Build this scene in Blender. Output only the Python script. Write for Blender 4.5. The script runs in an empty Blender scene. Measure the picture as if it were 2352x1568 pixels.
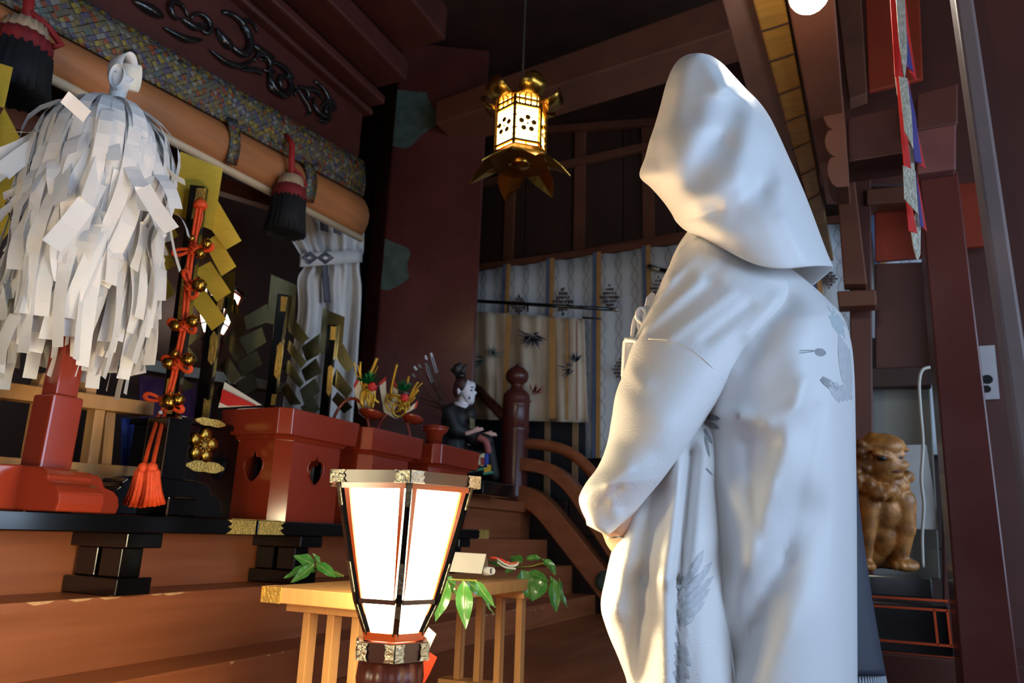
import bpy, bmesh, math, random
from math import pi, sin, cos, radians as RAD
from mathutils import Vector as V, Matrix, noise
from mathutils.bvhtree import BVHTree

SC = bpy.context.scene
COL = SC.collection
rng = random.Random(7)

# ------------------------------------------------------------------ camera
W, H, F = 2352.0, 1568.0, 1680.0
PIT, ROLL, YAW, CZ = RAD(14.7), RAD(2.0), RAD(25.4), 1.0
fw = V((cos(PIT)*cos(YAW), cos(PIT)*sin(YAW), sin(PIT)))
r0 = fw.cross(V((0, 0, 1))).normalized(); u0 = r0.cross(fw)
up = cos(ROLL)*u0 - sin(ROLL)*r0
rt = cos(ROLL)*r0 + sin(ROLL)*u0
EYE = V((0, 0, CZ))
cam = bpy.data.cameras.new('camera'); camo = bpy.data.objects.new('camera', cam); COL.objects.link(camo)
camo.matrix_world = Matrix(((rt.x, up.x, -fw.x, 0), (rt.y, up.y, -fw.y, 0), (rt.z, up.z, -fw.z, CZ), (0, 0, 0, 1)))
cam.sensor_width = 36.0; cam.lens = 36.0*F/W; cam.clip_start = 0.02
cam.dof.use_dof = True; cam.dof.focus_distance = 1.35; cam.dof.aperture_fstop = 6.3
SC.camera = camo
# survey helpers: a sight line met with a known plane or distance gives a point of the room
def ray(x, y): return fw + rt*((x-W/2)/F) - up*((y-H/2)/F)
def at(x, y, d): return EYE + ray(x, y)*d
YD = V((cos(YAW), sin(YAW), 0))
def av(x, y, D): v = ray(x, y); return EYE + v*(D*cos(PIT)/v.dot(YD))   # same, at an upright distance
def onX(x, y, X): v = ray(x, y); return EYE + v*(X/v.x)
def onY(x, y, Y): v = ray(x, y); return EYE + v*(Y/v.y)
def onZ(x, y, Z): v = ray(x, y); return EYE + v*((Z-CZ)/v.z)

# ------------------------------------------------------------------ world, daylight, exposure
wd = bpy.data.worlds.new('world'); SC.world = wd; wd.use_nodes = True
wd.node_tree.nodes['Background'].inputs[0].default_value = (0.62, 0.78, 1.0, 1)
wd.node_tree.nodes['Background'].inputs[1].default_value = 0.5
def area(name, loc, target, sx, sy, power, col):
    l = bpy.data.lights.new(name, 'AREA'); l.shape = 'RECTANGLE'; l.size = sx; l.size_y = sy; l.energy = power; l.color = col
    o = bpy.data.objects.new(name, l); COL.objects.link(o); o.location = loc
    o.rotation_euler = (V(target)-V(loc)).to_track_quat('-Z', 'Y').to_euler(); return o
area('daylight_hall_front', (0.9, -3.0, 1.75), (0.9, 0, 1.65), 3.4, 2.0, 88, (0.50, 0.70, 1.0))
area('added_far_daylight', (3.6, -3.0, 1.9), (4.9, 1.6, 2.1), 1.2, 2.0, 34, (0.55, 0.74, 1.0))  # unseen window light added to brighten the far curtain
area('daylight_side_door', (-2.9, 0.2, 1.7), (0, 0.3, 1.5), 2.0, 2.0, 9, (0.72, 0.85, 1.0))
vs = SC.view_settings
vs.view_transform = 'Standard'; vs.look = 'None'; vs.gamma = 1.0; vs.use_curve_mapping = False; vs.exposure = 0.42

# ------------------------------------------------------------------ materials
def lin(c):
    return tuple(((v/255.0)/12.92 if v/255.0 <= 0.04045 else ((v/255.0+0.055)/1.055)**2.4) for v in c)
MC = {}
def mat(name, rgb, rough=0.5, metal=0.0, var=0.12, nscale=8.0, stretch=(1, 1, 1), bump=0.0, bscale=60.0, coat=0.0,
        emit=0.0, emitc=None, trans=0.0, spec=0.5, sheen=0.0, rvar=0.0, sss=0.0):
    if name in MC: return MC[name]
    m = bpy.data.materials.new(name); m.use_nodes = True; nt = m.node_tree; b = nt.nodes['Principled BSDF']; N = nt.nodes.new; L = nt.links.new
    c = lin(rgb)
    tc = N('ShaderNodeTexCoord'); mp = N('ShaderNodeMapping'); L(tc.outputs['Object'], mp.inputs[0]); mp.inputs['Scale'].default_value = stretch
    nz = N('ShaderNodeTexNoise'); nz.inputs['Scale'].default_value = nscale; nz.inputs['Detail'].default_value = 5; L(mp.outputs[0], nz.inputs[0])
    cr = N('ShaderNodeValToRGB'); L(nz.outputs[0], cr.inputs[0])
    cr.color_ramp.elements[0].position = 0.3; cr.color_ramp.elements[1].position = 0.7
    cr.color_ramp.elements[0].color = tuple(v*(1-var) for v in c)+(1,); cr.color_ramp.elements[1].color = tuple(min(1, v*(1+var)) for v in c)+(1,)
    L(cr.outputs[0], b.inputs['Base Color'])
    b.inputs['Roughness'].default_value = rough; b.inputs['Metallic'].default_value = metal
    b.inputs['Specular IOR Level'].default_value = spec
    if rvar:
        mr = N('ShaderNodeMapRange'); L(nz.outputs[0], mr.inputs[0]); mr.inputs[1].default_value = .3; mr.inputs[2].default_value = .7
        mr.inputs[3].default_value = max(0.02, rough-rvar); mr.inputs[4].default_value = rough+rvar; L(mr.outputs[0], b.inputs['Roughness'])
    if coat: b.inputs['Coat Weight'].default_value = coat; b.inputs['Coat Roughness'].default_value = 0.12
    if sheen: b.inputs['Sheen Weight'].default_value = sheen
    if sss: b.inputs['Subsurface Weight'].default_value = sss; b.inputs['Subsurface Radius'].default_value = (.02, .008, .004); b.inputs['Subsurface Scale'].default_value = .3
    if emit: b.inputs['Emission Color'].default_value = lin(emitc or rgb)+(1,); b.inputs['Emission Strength'].default_value = emit
    if bump:
        n2 = N('ShaderNodeTexNoise'); n2.inputs['Scale'].default_value = bscale; n2.inputs['Detail'].default_value = 3; L(mp.outputs[0], n2.inputs[0])
        bp = N('ShaderNodeBump'); bp.inputs['Strength'].default_value = bump; bp.inputs['Distance'].default_value = 0.004
        L(n2.outputs[0], bp.inputs['Height']); L(bp.outputs[0], b.inputs['Normal'])
    if trans:
        out = nt.nodes['Material Output']; tl = N('ShaderNodeBsdfTranslucent'); tl.inputs[0].default_value = c+(1,)
        mx = N('ShaderNodeMixShader'); mx.inputs[0].default_value = trans; L(b.outputs[0], mx.inputs[1]); L(tl.outputs[0], mx.inputs[2]); L(mx.outputs[0], out.inputs[0])
    MC[name] = m; return m

bengara = mat('bengara_wood', (148, 84, 50), .42, var=.16, nscale=3, stretch=(.6, 4, 9), bump=.06, bscale=30, rvar=.1)
bengara_dark = mat('bengara_dark_wood', (86, 44, 34), .5, var=.15, nscale=3, bump=.05, bscale=30)
pillar_m = mat('pillar_lacquer', (88, 42, 37), .27, var=.14, nscale=2.5, rvar=.06)
darkwood = mat('dark_board', (58, 34, 24), .6, var=.25, nscale=4, stretch=(1, 1, .3))
beamwood = mat('beam_wood', (104, 58, 38), .55, var=.2, nscale=4)
vermil = mat('vermilion_board', (150, 50, 22), .5, var=.12, nscale=5)
greypost = mat('grey_painted_post', (128, 108, 104), .5, var=.08)
ochre_m = mat('ochre_board', (140, 100, 40), .5, var=.22, nscale=6, stretch=(6, 1, 1))
blacklac = mat('black_lacquer', (9, 9, 10), .16, var=.1, coat=.4)
redlac = mat('red_lacquer', (142, 50, 30), .17, var=.06, nscale=4, coat=.4)
gold_m = mat('gilt_metal', (240, 198, 104), .36, .75, var=.2, nscale=60, bump=.7, bscale=160)
goldfoil = mat('gold_foil_plate', (244, 216, 86), .32, .45, var=.05, nscale=20, stretch=(1, 1, 6), bump=.18, bscale=90)
silverfoil = mat('tarnished_silver_plate', (150, 146, 112), .2, 1.0, var=.1, nscale=9, bump=.05, bscale=40)
brass = mat('brass', (190, 146, 62), .26, 1.0, var=.12, nscale=9)
silver = mat('silver_fitting', (168, 163, 144), .36, 1.0, var=.2, nscale=80, bump=.8, bscale=170)
verdigris = mat('verdigris_fitting', (78, 92, 84), .6, .3, var=.3, nscale=14, bump=.5, bscale=60)
paperw = mat('white_paper', (236, 236, 236), .6, var=.03, trans=.22)
washi = mat('washi_card', (232, 224, 206), .7, var=.03)
paperred = mat('red_paper', (226, 62, 34), .6, var=.04)
crimson = mat('crimson_paper', (190, 22, 30), .5, var=.04)
hinoki = mat('hinoki_wood', (206, 152, 92), .5, var=.1, nscale=5, stretch=(8, 8, .7), bump=.05, bscale=40)
orange = mat('orange_cord', (222, 74, 24), .6, var=.1, nscale=60, bump=.4, bscale=250)
scarlet = mat('scarlet_cord', (150, 24, 20), .7, var=.1)
leafm = mat('sakaki_leaf', (66, 124, 54), .25, var=.25, nscale=16, coat=.3)
leafl = mat('sakaki_leaf_pale', (120, 150, 84), .3, var=.15, nscale=16)
stemm = mat('sakaki_stem', (120, 124, 50), .5)
silk = mat('white_silk_crepe', (238, 236, 234), .5, var=.015, bump=.22, bscale=230, stretch=(1, 1, 1.8), sheen=.15, trans=.08)
habutae = mat('white_habutae', (240, 239, 238), .46, var=.012, bump=.05, bscale=420, sheen=.12, trans=.12)
embro = mat('silver_grey_print', (196, 197, 198), .45, var=.12, nscale=120)
embrod = mat('dark_grey_print', (146, 149, 150), .5, var=.2, nscale=120)
navy = mat('navy_silk', (34, 38, 58), .6, var=.1, nscale=30)
skinm = mat('skin', (226, 172, 140), .45, var=.05, sss=.2)
hairm = mat('black_hair', (14, 11, 10), .4)
blackthread = mat('black_tassel_thread', (14, 12, 14), .8, var=.4, nscale=120, stretch=(1, 1, .1))
redthread = mat('red_tassel_thread', (120, 18, 22), .8, var=.2, nscale=120, stretch=(1, 1, .1))
creamthread = mat('cream_tassel_thread', (170, 140, 110), .8, var=.2, nscale=120, stretch=(1, 1, .1))
plaster = mat('grey_plaster', (150, 148, 138), .8, var=.06, nscale=4)
blindm = mat('tan_blind_cloth', (168, 104, 58), .6, var=.16, nscale=4, stretch=(.5, 6, 6), bump=.08, bscale=60)
creamw = mat('cream_rail', (206, 178, 142), .5, var=.08)
carving = mat('black_carving', (24, 22, 22), .22, var=.3, nscale=20, coat=.5)
lampglow = mat('lit_paper_pane', (255, 246, 226), .6, emit=42.0, emitc=(255, 238, 190))
glowrefl = mat('reflected_pane_glow', (255, 250, 240), .6, emit=3.5, emitc=(255, 240, 220))  # glow of the panes that stand in for a reflected lantern
goldglow = mat('lit_lantern_pane', (255, 240, 200), .6, emit=5.0, emitc=(255, 226, 160))
bulbglow = mat('lit_bulb', (255, 252, 244), .4, emit=70.0, emitc=(255, 246, 230))
orangeframe = mat('orange_lacquer_frame', (196, 78, 26), .25, coat=.3)
dollwhite = mat('gofun_white', (226, 224, 232), .4, var=.03)
dollblack = mat('doll_black_robe', (22, 22, 24), .6, var=.3, nscale=30)
gilded = mat('gilded_wood', (164, 108, 52), .45, .1, var=.6, nscale=16, bump=.5, bscale=50)
tinsel = mat('green_tinsel', (10, 120, 64), .2, .6, var=.4, nscale=90)
plumred = mat('red_plum_bead', (206, 48, 52), .4)
bamboo = mat('gold_straw', (216, 176, 64), .35, .5, var=.2)
blueb = mat('blue_cloth', (30, 62, 150), .6)
purple = mat('purple_cloth', (70, 30, 78), .7)
yellow_m = mat('yellow_cloth', (222, 178, 40), .6)
teal = mat('teal_edge', (28, 130, 108), .5)
cable_m = mat('white_cable', (190, 186, 172), .5)
violet = mat('violet_cloth', (84, 74, 160), .6, var=.1)
redcloth = mat('red_streamer_cloth', (226, 40, 28), .55, var=.08)
silverbro = mat('silver_brocade', (196, 196, 178), .45, .2, var=.25, nscale=70, bump=.5, bscale=160)
stripe_blue = mat('slate_tape', (92, 108, 140), .7)
stripe_tan = mat('tan_tape', (186, 138, 80), .7)

def brocade():
    m = bpy.data.materials.new('brocade_cloth'); m.use_nodes = True; nt = m.node_tree; b = nt.nodes['Principled BSDF']; N = nt.nodes.new; L = nt.links.new
    tc = N('ShaderNodeTexCoord'); mp = N('ShaderNodeMapping'); mp.inputs['Rotation'].default_value = (0, RAD(45), 0); L(tc.outputs['Object'], mp.inputs[0])
    v = N('ShaderNodeTexVoronoi'); v.inputs['Scale'].default_value = 58; v.distance = 'CHEBYCHEV'; v.inputs['Randomness'].default_value = .25; L(mp.outputs[0], v.inputs[0])
    cr = N('ShaderNodeValToRGB'); cr.color_ramp.interpolation = 'CONSTANT'
    es = [(0, (92, 84, 66)), (.3, (112, 94, 52)), (.5, (78, 70, 88)), (.66, (120, 114, 104)), (.8, (128, 62, 28)), (.88, (72, 88, 84)), (.95, (138, 116, 40))]
    while len(cr.color_ramp.elements) < len(es): cr.color_ramp.elements.new(.5)
    for e, (p, c) in zip(cr.color_ramp.elements, es): e.position = p; e.color = lin(c)+(1,)
    sp = N('ShaderNodeSeparateColor'); L(v.outputs['Color'], sp.inputs[0]); L(sp.outputs[0], cr.inputs[0])
    mr = N('ShaderNodeMapRange'); L(v.outputs['Distance'], mr.inputs[0]); mr.inputs[1].default_value = .38; mr.inputs[2].default_value = .55; mr.inputs[3].default_value = 1; mr.inputs[4].default_value = .2
    mx = N('ShaderNodeMixRGB'); mx.blend_type = 'MULTIPLY'; mx.inputs[0].default_value = 1; L(cr.outputs[0], mx.inputs[1]); L(mr.outputs[0], mx.inputs[2]); L(mx.outputs[0], b.inputs['Base Color'])
    b.inputs['Roughness'].default_value = .45
    bp = N('ShaderNodeBump'); bp.inputs['Strength'].default_value = .6; bp.inputs['Distance'].default_value = .004; L(mr.outputs[0], bp.inputs['Height']); L(bp.outputs[0], b.inputs['Normal'])
    return m
brocade_m = brocade()
def checker(name, c1, c2, scale):
    m = bpy.data.materials.new(name); m.use_nodes = True; nt = m.node_tree; b = nt.nodes['Principled BSDF']; N = nt.nodes.new; L = nt.links.new
    tc = N('ShaderNodeTexCoord'); ck = N('ShaderNodeTexChecker'); ck.inputs[1].default_value = lin(c1)+(1,); ck.inputs[2].default_value = lin(c2)+(1,); ck.inputs[3].default_value = scale
    L(tc.outputs['Object'], ck.inputs[0]); L(ck.outputs[0], b.inputs['Base Color']); b.inputs['Roughness'].default_value = .6; return m
checkcloth = checker('checked_cloth', (150, 36, 30), (214, 200, 150), 26)
def stripes(name, c1, c2, scale, axis='X'):
    m = bpy.data.materials.new(name); m.use_nodes = True; nt = m.node_tree; b = nt.nodes['Principled BSDF']; N = nt.nodes.new; L = nt.links.new
    tc = N('ShaderNodeTexCoord'); wv = N('ShaderNodeTexWave'); wv.bands_direction = axis; wv.inputs['Scale'].default_value = scale
    cr = N('ShaderNodeValToRGB'); cr.color_ramp.interpolation = 'CONSTANT'; cr.color_ramp.elements[0].color = lin(c1)+(1,); cr.color_ramp.elements[1].position = .5; cr.color_ramp.elements[1].color = lin(c2)+(1,)
    L(tc.outputs['Object'], wv.inputs[0]); L(wv.outputs[0], cr.inputs[0]); L(cr.outputs[0], b.inputs['Base Color']); b.inputs['Roughness'].default_value = .6; return m
hakama_m = stripes('striped_hakama', (40, 44, 56), (190, 196, 204), 40)
def noren_mat():
    # printed pairs of wavy lines on pale cloth (object Y runs along the curtain, Z down it)
    m = bpy.data.materials.new('wave_print_cloth'); m.use_nodes = True; nt = m.node_tree; b = nt.nodes['Principled BSDF']; N = nt.nodes.new; L = nt.links.new
    tc = N('ShaderNodeTexCoord'); se = N('ShaderNodeSeparateXYZ'); L(tc.outputs['Object'], se.inputs[0])
    def M(op, a, bb=None):
        n = N('ShaderNodeMath'); n.operation = op
        for i, q in enumerate((a, bb)):
            if q is None: continue
            if isinstance(q, (int, float)): n.inputs[i].default_value = q
            else: L(q, n.inputs[i])
        return n.outputs[0]
    s = M('MULTIPLY', M('SINE', M('MULTIPLY', se.outputs[2], 26.0)), .024)
    ls = None
    for sg in (1, -1):
        q = M('PINGPONG', M('ADD', se.outputs[1], M('MULTIPLY', s, sg)), .062)
        l = M('LESS_THAN', q, .0032); ls = l if ls is None else M('MAXIMUM', ls, l)
    mx = N('ShaderNodeMixRGB'); L(ls, mx.inputs[0]); mx.inputs[1].default_value = lin((206, 210, 214))+(1,); mx.inputs[2].default_value = lin((150, 158, 168))+(1,)
    L(mx.outputs[0], b.inputs['Base Color']); b.inputs['Roughness'].default_value = .75; return m
waveprint = noren_mat()
creamcloth = mat('cream_cloth', (206, 188, 164), .75, var=.1, nscale=6, trans=.15)
whitecloth = mat('white_damask', (212, 206, 200), .5, var=.06, nscale=14, trans=.1)
inkprint = mat('ink_print', (84, 82, 92), .7, var=.25, nscale=60)
inkbrown = mat('brown_ink_print', (92, 74, 70), .7, var=.3, nscale=60)
inkred = mat('red_ink_print', (176, 96, 84), .7, var=.2, nscale=60)
inkgreen = mat('green_ink_print', (104, 122, 116), .7, var=.2, nscale=60)

# ------------------------------------------------------------------ mesh helpers
def new_obj(name, me, m, parent=None):
    o = bpy.data.objects.new(name, me); COL.objects.link(o)
    if m: me.materials.append(m)
    if parent is not None:
        o.parent = parent; o.matrix_parent_inverse = Matrix.Identity(4)
        ml = wloc(parent)
        o.location = -ml
    return o
def wloc(o):
    l = V(o.location); p = o.parent
    while p is not None: l = l + V(p.location); p = p.parent
    return l
def thing(name, label, cat, loc, group=None, kind=None):
    o = bpy.data.objects.new(name, None); COL.objects.link(o); o.location = loc; o.empty_display_size = .05
    o['label'] = label; o['category'] = cat
    if group: o['group'] = group
    if kind: o['kind'] = kind
    return o
def tag(o, label, cat, group=None, kind=None):
    o['label'] = label; o['category'] = cat
    if group: o['group'] = group
    if kind: o['kind'] = kind
    return o
def structure(o, label=None):
    o['kind'] = 'structure'
    if label: o['label'] = label
    return o
def catmull(pts, n):
    P = [V(p) for p in pts]; out = []; m = len(P)-1
    for i in range(n):
        t = i/(n-1)*m; k = min(int(t), m-1); f = t-k
        p0 = P[max(k-1, 0)]; p1 = P[k]; p2 = P[k+1]; p3 = P[min(k+2, m)]
        out.append(0.5*((2*p1)+(p2-p0)*f+(2*p0-5*p1+4*p2-p3)*f*f+(3*p1-p0-3*p2+p3)*f**3))
    return out
class MB:
    def __init__(s): s.v = []; s.f = []
    def add(s, vs, fs):
        o = len(s.v); s.v += [V(p) for p in vs]; s.f += [tuple(i+o for i in f) for f in fs]; return s
    def hexa(s, p):  # 8 points: bottom 4 then top 4
        return s.add(p, [(3, 2, 1, 0), (4, 5, 6, 7), (0, 1, 5, 4), (1, 2, 6, 5), (2, 3, 7, 6), (3, 0, 4, 7)])
    def box(s, c, sz, ex=(1, 0, 0), ey=(0, 1, 0), ez=(0, 0, 1)):
        c = V(c); a = V(ex)*sz[0]/2; b = V(ey)*sz[1]/2; d = V(ez)*sz[2]/2
        return s.hexa([c-a-b-d, c+a-b-d, c+a+b-d, c-a+b-d, c-a-b+d, c+a-b+d, c+a+b+d, c-a+b+d])
    def span(s, x0, x1, y0, y1, z0, z1):
        return s.box(((x0+x1)/2, (y0+y1)/2, (z0+z1)/2), (abs(x1-x0), abs(y1-y0), abs(z1-z0)))
    def bar(s, a, b, w, t, upv=(0, 0, 1)):   # bar from a to b, width w (sideways), thickness t (along upv)
        a = V(a); b = V(b); ex = (b-a).normalized(); ey = V(upv).cross(ex)
        if ey.length < 1e-5: ey = V((1, 0, 0)).cross(ex)
        ey.normalize(); ez = ex.cross(ey)
        return s.box((a+b)/2, ((b-a).length, w, t), ex, ey, ez)
    def prism(s, poly, o, ex, ey, n, th):
        o = V(o); ex = V(ex); ey = V(ey); n = V(n); k = len(poly)
        A = [o+ex*x+ey*y for x, y in poly]; B = [p+n*th for p in A]
        fs = [tuple(range(k))[::-1], tuple(range(k, 2*k))]+[(i, (i+1) % k, (i+1) % k+k, i+k) for i in range(k)]
        return s.add(A+B, fs)
    def plate(s, pts, th, n=None):
        P = [V(p) for p in pts]; k = len(P)
        if n is None: n = (P[1]-P[0]).cross(P[2]-P[0]).normalized()
        n = V(n); B = [p+n*th for p in P]
        return s.add(P+B, [tuple(range(k))[::-1], tuple(range(k, 2*k))]+[(i, (i+1) % k, (i+1) % k+k, i+k) for i in range(k)])
    def tube(s, path, r, n=8, closed=False, cap=True):
        P = [V(p) for p in path]; m = len(P); rs = r if isinstance(r, (list, tuple)) else [r]*m
        vs = []; prev = None
        for i in range(m):
            if closed: t = P[(i+1) % m]-P[i-1]
            else: t = P[min(i+1, m-1)]-P[max(i-1, 0)]
            t.normalize()
            if prev is None:
                a = V((0, 0, 1)) if abs(t.z) < .9 else V((1, 0, 0)); e = t.cross(a).normalized()
            else:
                e = prev - t*prev.dot(t)
                e = e.normalized() if e.length > 1e-6 else t.orthogonal().normalized()
            prev = e; g = t.cross(e)
            vs += [P[i]+(e*cos(2*pi*j/n)+g*sin(2*pi*j/n))*rs[i] for j in range(n)]
        fs = []
        for i in range(m if closed else m-1):
            for j in range(n):
                a = i*n+j; b = i*n+(j+1) % n; c = ((i+1) % m)*n+(j+1) % n; d = ((i+1) % m)*n+j
                fs.append((a, b, c, d))
        if cap and not closed: fs += [tuple(range(n))[::-1], tuple(range((m-1)*n, m*n))]
        return s.add(vs, fs)
    def lathe(s, prof, o, n=24, ez=(0, 0, 1), flute=None):
        o = V(o); ez = V(ez).normalized(); ex = ez.orthogonal().normalized(); ey = ez.cross(ex); vs = []; fs = []; m = len(prof)
        for r, z in prof:
            for j in range(n):
                a = 2*pi*j/n; q = r*(flute(a) if flute else 1)
                vs.append(o+ez*z+(ex*cos(a)+ey*sin(a))*q)
        for i in range(m-1):
            for j in range(n): fs.append((i*n+j, i*n+(j+1) % n, (i+1)*n+(j+1) % n, (i+1)*n+j))
        fs += [tuple(range(n))[::-1], tuple(range((m-1)*n, m*n))]
        return s.add(vs, fs)
    def ball(s, c, r, n=12, m=8, rot=None):
        c = V(c); r = (r, r, r) if isinstance(r, (int, float)) else r; vs = []; fs = []
        for i in range(1, m):
            for j in range(n):
                q = V((r[0]*sin(pi*i/m)*cos(2*pi*j/n), r[1]*sin(pi*i/m)*sin(2*pi*j/n), r[2]*cos(pi*i/m)))
                vs.append(c+(rot @ q if rot else q))
        a = len(vs); zt = V((0, 0, r[2])); zt = rot @ zt if rot else zt; vs += [c+zt, c-zt]
        for i in range(m-2):
            for j in range(n): fs.append((i*n+j, (i+1)*n+j, (i+1)*n+(j+1) % n, i*n+(j+1) % n))
        for j in range(n):
            fs.append((a, j, (j+1) % n)); fs.append((a+1, (m-2)*n+(j+1) % n, (m-2)*n+j))
        return s.add(vs, fs)
    def grid(s, fn, nu, nv, closeu=False):
        vs = [fn(i/(nu if closeu else nu-1), j/(nv-1)) for j in range(nv) for i in range(nu)]; fs = []
        for j in range(nv-1):
            for i in range(nu if closeu else nu-1):
                fs.append((j*nu+i, j*nu+(i+1) % nu, (j+1)*nu+(i+1) % nu, (j+1)*nu+i))
        return s.add(vs, fs)
    def ribbon(s, path, wdirs, w):
        P = [V(p) for p in path]; m = len(P); vs = []
        for i, p in enumerate(P):
            d = V(wdirs[i] if isinstance(wdirs, list) else wdirs); ww = w[i] if isinstance(w, list) else w
            vs += [p-d*ww/2, p+d*ww/2]
        return s.add(vs, [(2*i, 2*i+1, 2*i+3, 2*i+2) for i in range(m-1)])
    def mesh(s, name, smooth=False):
        me = bpy.data.meshes.new(name); me.from_pydata([tuple(p) for p in s.v], [], s.f)
        bm = bmesh.new(); bm.from_mesh(me); bmesh.ops.recalc_face_normals(bm, faces=bm.faces); bm.to_mesh(me); bm.free()
        if smooth: me.shade_smooth()
        return me
    def build(s, name, m, parent=None, smooth=False, bevel=0, solid=0, remesh=0, sub=0, smit=0):
        if parent is None and s.v:   # origin at the base of the thing
            lo = V((min(p.x for p in s.v), min(p.y for p in s.v), min(p.z for p in s.v))); hi = V((max(p.x for p in s.v), max(p.y for p in s.v), max(p.z for p in s.v)))
            base = V(((lo.x+hi.x)/2, (lo.y+hi.y)/2, lo.z)); s.v = [p-base for p in s.v]
            o = new_obj(name, s.mesh(name, smooth), m); o.location = base
        else:
            o = new_obj(name, s.mesh(name, smooth), m, parent)
        if remesh:
            k = o.modifiers.new('remesh', 'REMESH'); k.mode = 'VOXEL'; k.voxel_size = remesh; k.use_smooth_shade = True
            if smit: k = o.modifiers.new('smooth', 'SMOOTH'); k.iterations = smit; k.factor = .5
        if solid: k = o.modifiers.new('solid', 'SOLIDIFY'); k.thickness = solid; k.offset = 0
        if bevel: k = o.modifiers.new('bevel', 'BEVEL'); k.width = bevel; k.segments = 2; k.limit_method = 'ANGLE'
        if sub: k = o.modifiers.new('sub', 'SUBSURF'); k.levels = sub; k.render_levels = sub
        return o
def capsule(mb, a, b, ra, rb, n=10):
    a = V(a); b = V(b)
    mb.tube([a+(b-a)*t for t in (0, .33, .67, 1)], [ra+(rb-ra)*t for t in (0, .33, .67, 1)], n); mb.ball(a, ra*1.0, n, 8); mb.ball(b, rb*1.0, n, 8)

# ------------------------------------------------------------------ room shell
ZF, ZL, ZD, ZT = .16, .57, .97, 1.012
structure(MB().span(-3, 6, -3.2, 4.4, 0, ZF).build('floor', bengara_dark))
structure(MB().span(-3, 6, -3.2, 4.4, 4.3, 4.4).build('ceiling', darkwood))
wl = structure(MB().span(-3, 6, 4.3, 4.4, 0, 4.3).build('wall_left', darkwood))
wr = MB()
wr.span(-3, -.8, -3.2, -3.1, ZF, 4.3); wr.span(2.6, 2.95, -3.2, -3.1, ZF, 4.3); wr.span(4.25, 6, -3.2, -3.1, ZF, 4.3); wr.span(2.95, 4.25, -3.2, -3.1, 2.95, 4.3); wr.span(2.95, 4.25, -3.2, -3.1, ZF, .85); wr.span(-.8, 2.6, -3.2, -3.1, 2.8, 4.3); wr.span(-.8, 2.6, -3.2, -3.1, ZF, .7)  # gap near the far end cut for the added curtain light
structure(wr.build('wall_right', bengara_dark))
wf = MB(); wf.span(-3.1, -3, -3.2, -.9, ZF, 4.3); wf.span(-3.1, -3, 1.3, 4.4, ZF, 4.3); wf.span(-3.1, -3, -.9, 1.3, 2.8, 4.3); wf.span(-3.1, -3, -.9, 1.3, ZF, .6)
structure(wf.build('wall_front', bengara_dark))
XB = 5.1
wb = structure(MB().span(XB, XB+.1, -3.2, 4.4, 0, 4.3).build('wall_back', darkwood))
for i in range(10):     # wide dark boards of the back wall, with battens over their joints
    y0 = -.6+i*.42
    MB().span(XB-.02, XB-.002, y0+.006, y0+.414, 1.0, 4.25).build('board', darkwood, wb, bevel=.004)
for px in (1172, 1332, 1490):
    p = onX(px, 480, XB-.03); MB().span(XB-.05, XB-.02, p.y-.045, p.y+.045, 2.6, 4.2).build('batten', beamwood, wb, bevel=.004)
for za, zb in (((1095, 425), (1450, 345)), ((1270, 298), (1450, 285)), ((1095, 622), (1560, 545))):
    a = onX(*za, XB-.06); b = onX(*zb, XB-.06); MB().bar(a+(a-b).normalized()*.3, b+(b-a).normalized()*.8, .05, .06).build('batten', beamwood, wb, bevel=.004)

# ------------------------------------------------------------------ stairs and stage
st = bpy.data.objects.new('stairs', None); COL.objects.link(st); st.location = (1.5, 1.5, ZF); structure(st, 'red brown wooden stairs rising to the altar')
def step(name, x0, x1, y0, y1, z0, z1): return MB().span(x0, x1, y0, y1, z0, z1).build(name, bengara, st, bevel=.004)
step('landing', -2.9, 4.3, .47, 1.60, ZF, ZL)
step('step', -2.9, 4.26, 1.43, 1.72, ZL, .675)
step('step', -2.9, 4.26, 1.575, 1.9, ZL, .83)
step('deck', -2.9, 4.26, 1.738, 4.28, ZL, ZD)
step('deck', 3.15, 4.4, 1.92, 4.28, ZD, 1.13); step('deck', 3.13, 4.42, 1.89, 4.28, 1.13, 1.19)
bare = mat('bare_chipped_wood', (206, 160, 112), .7, var=.2, nscale=40)
r_ = random.Random(11)
for (sx, y, z, n_, L0) in ((1.06, 1.575, .83, 5, .07), (1.5, 1.43, .675, 4, .012), (2.0, 1.575, .83, 3, .01), (2.75, 1.43, .675, 6, .05), (2.2, 1.43, .675, 3, .015), (3.3, 1.43, .66, 3, .02)):   # bare chips where the lacquer has worn off the edges
    for k in range(n_):
        cx = sx+.09*k+r_.uniform(-.03, .03); L_ = L0*r_.uniform(.5, 1.2); hh_ = r_.uniform(.004, .009)
        MB().prism([(cx-L_/2, z-.001), (cx-L_*.2, z-hh_), (cx+L_*.3, z-hh_*.7), (cx+L_/2, z-.001)], (0, y+.0004, 0), (1, 0, 0), (0, 0, 1), (0, -1, 0), .0012).build('worn_chip', bare, st)

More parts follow.
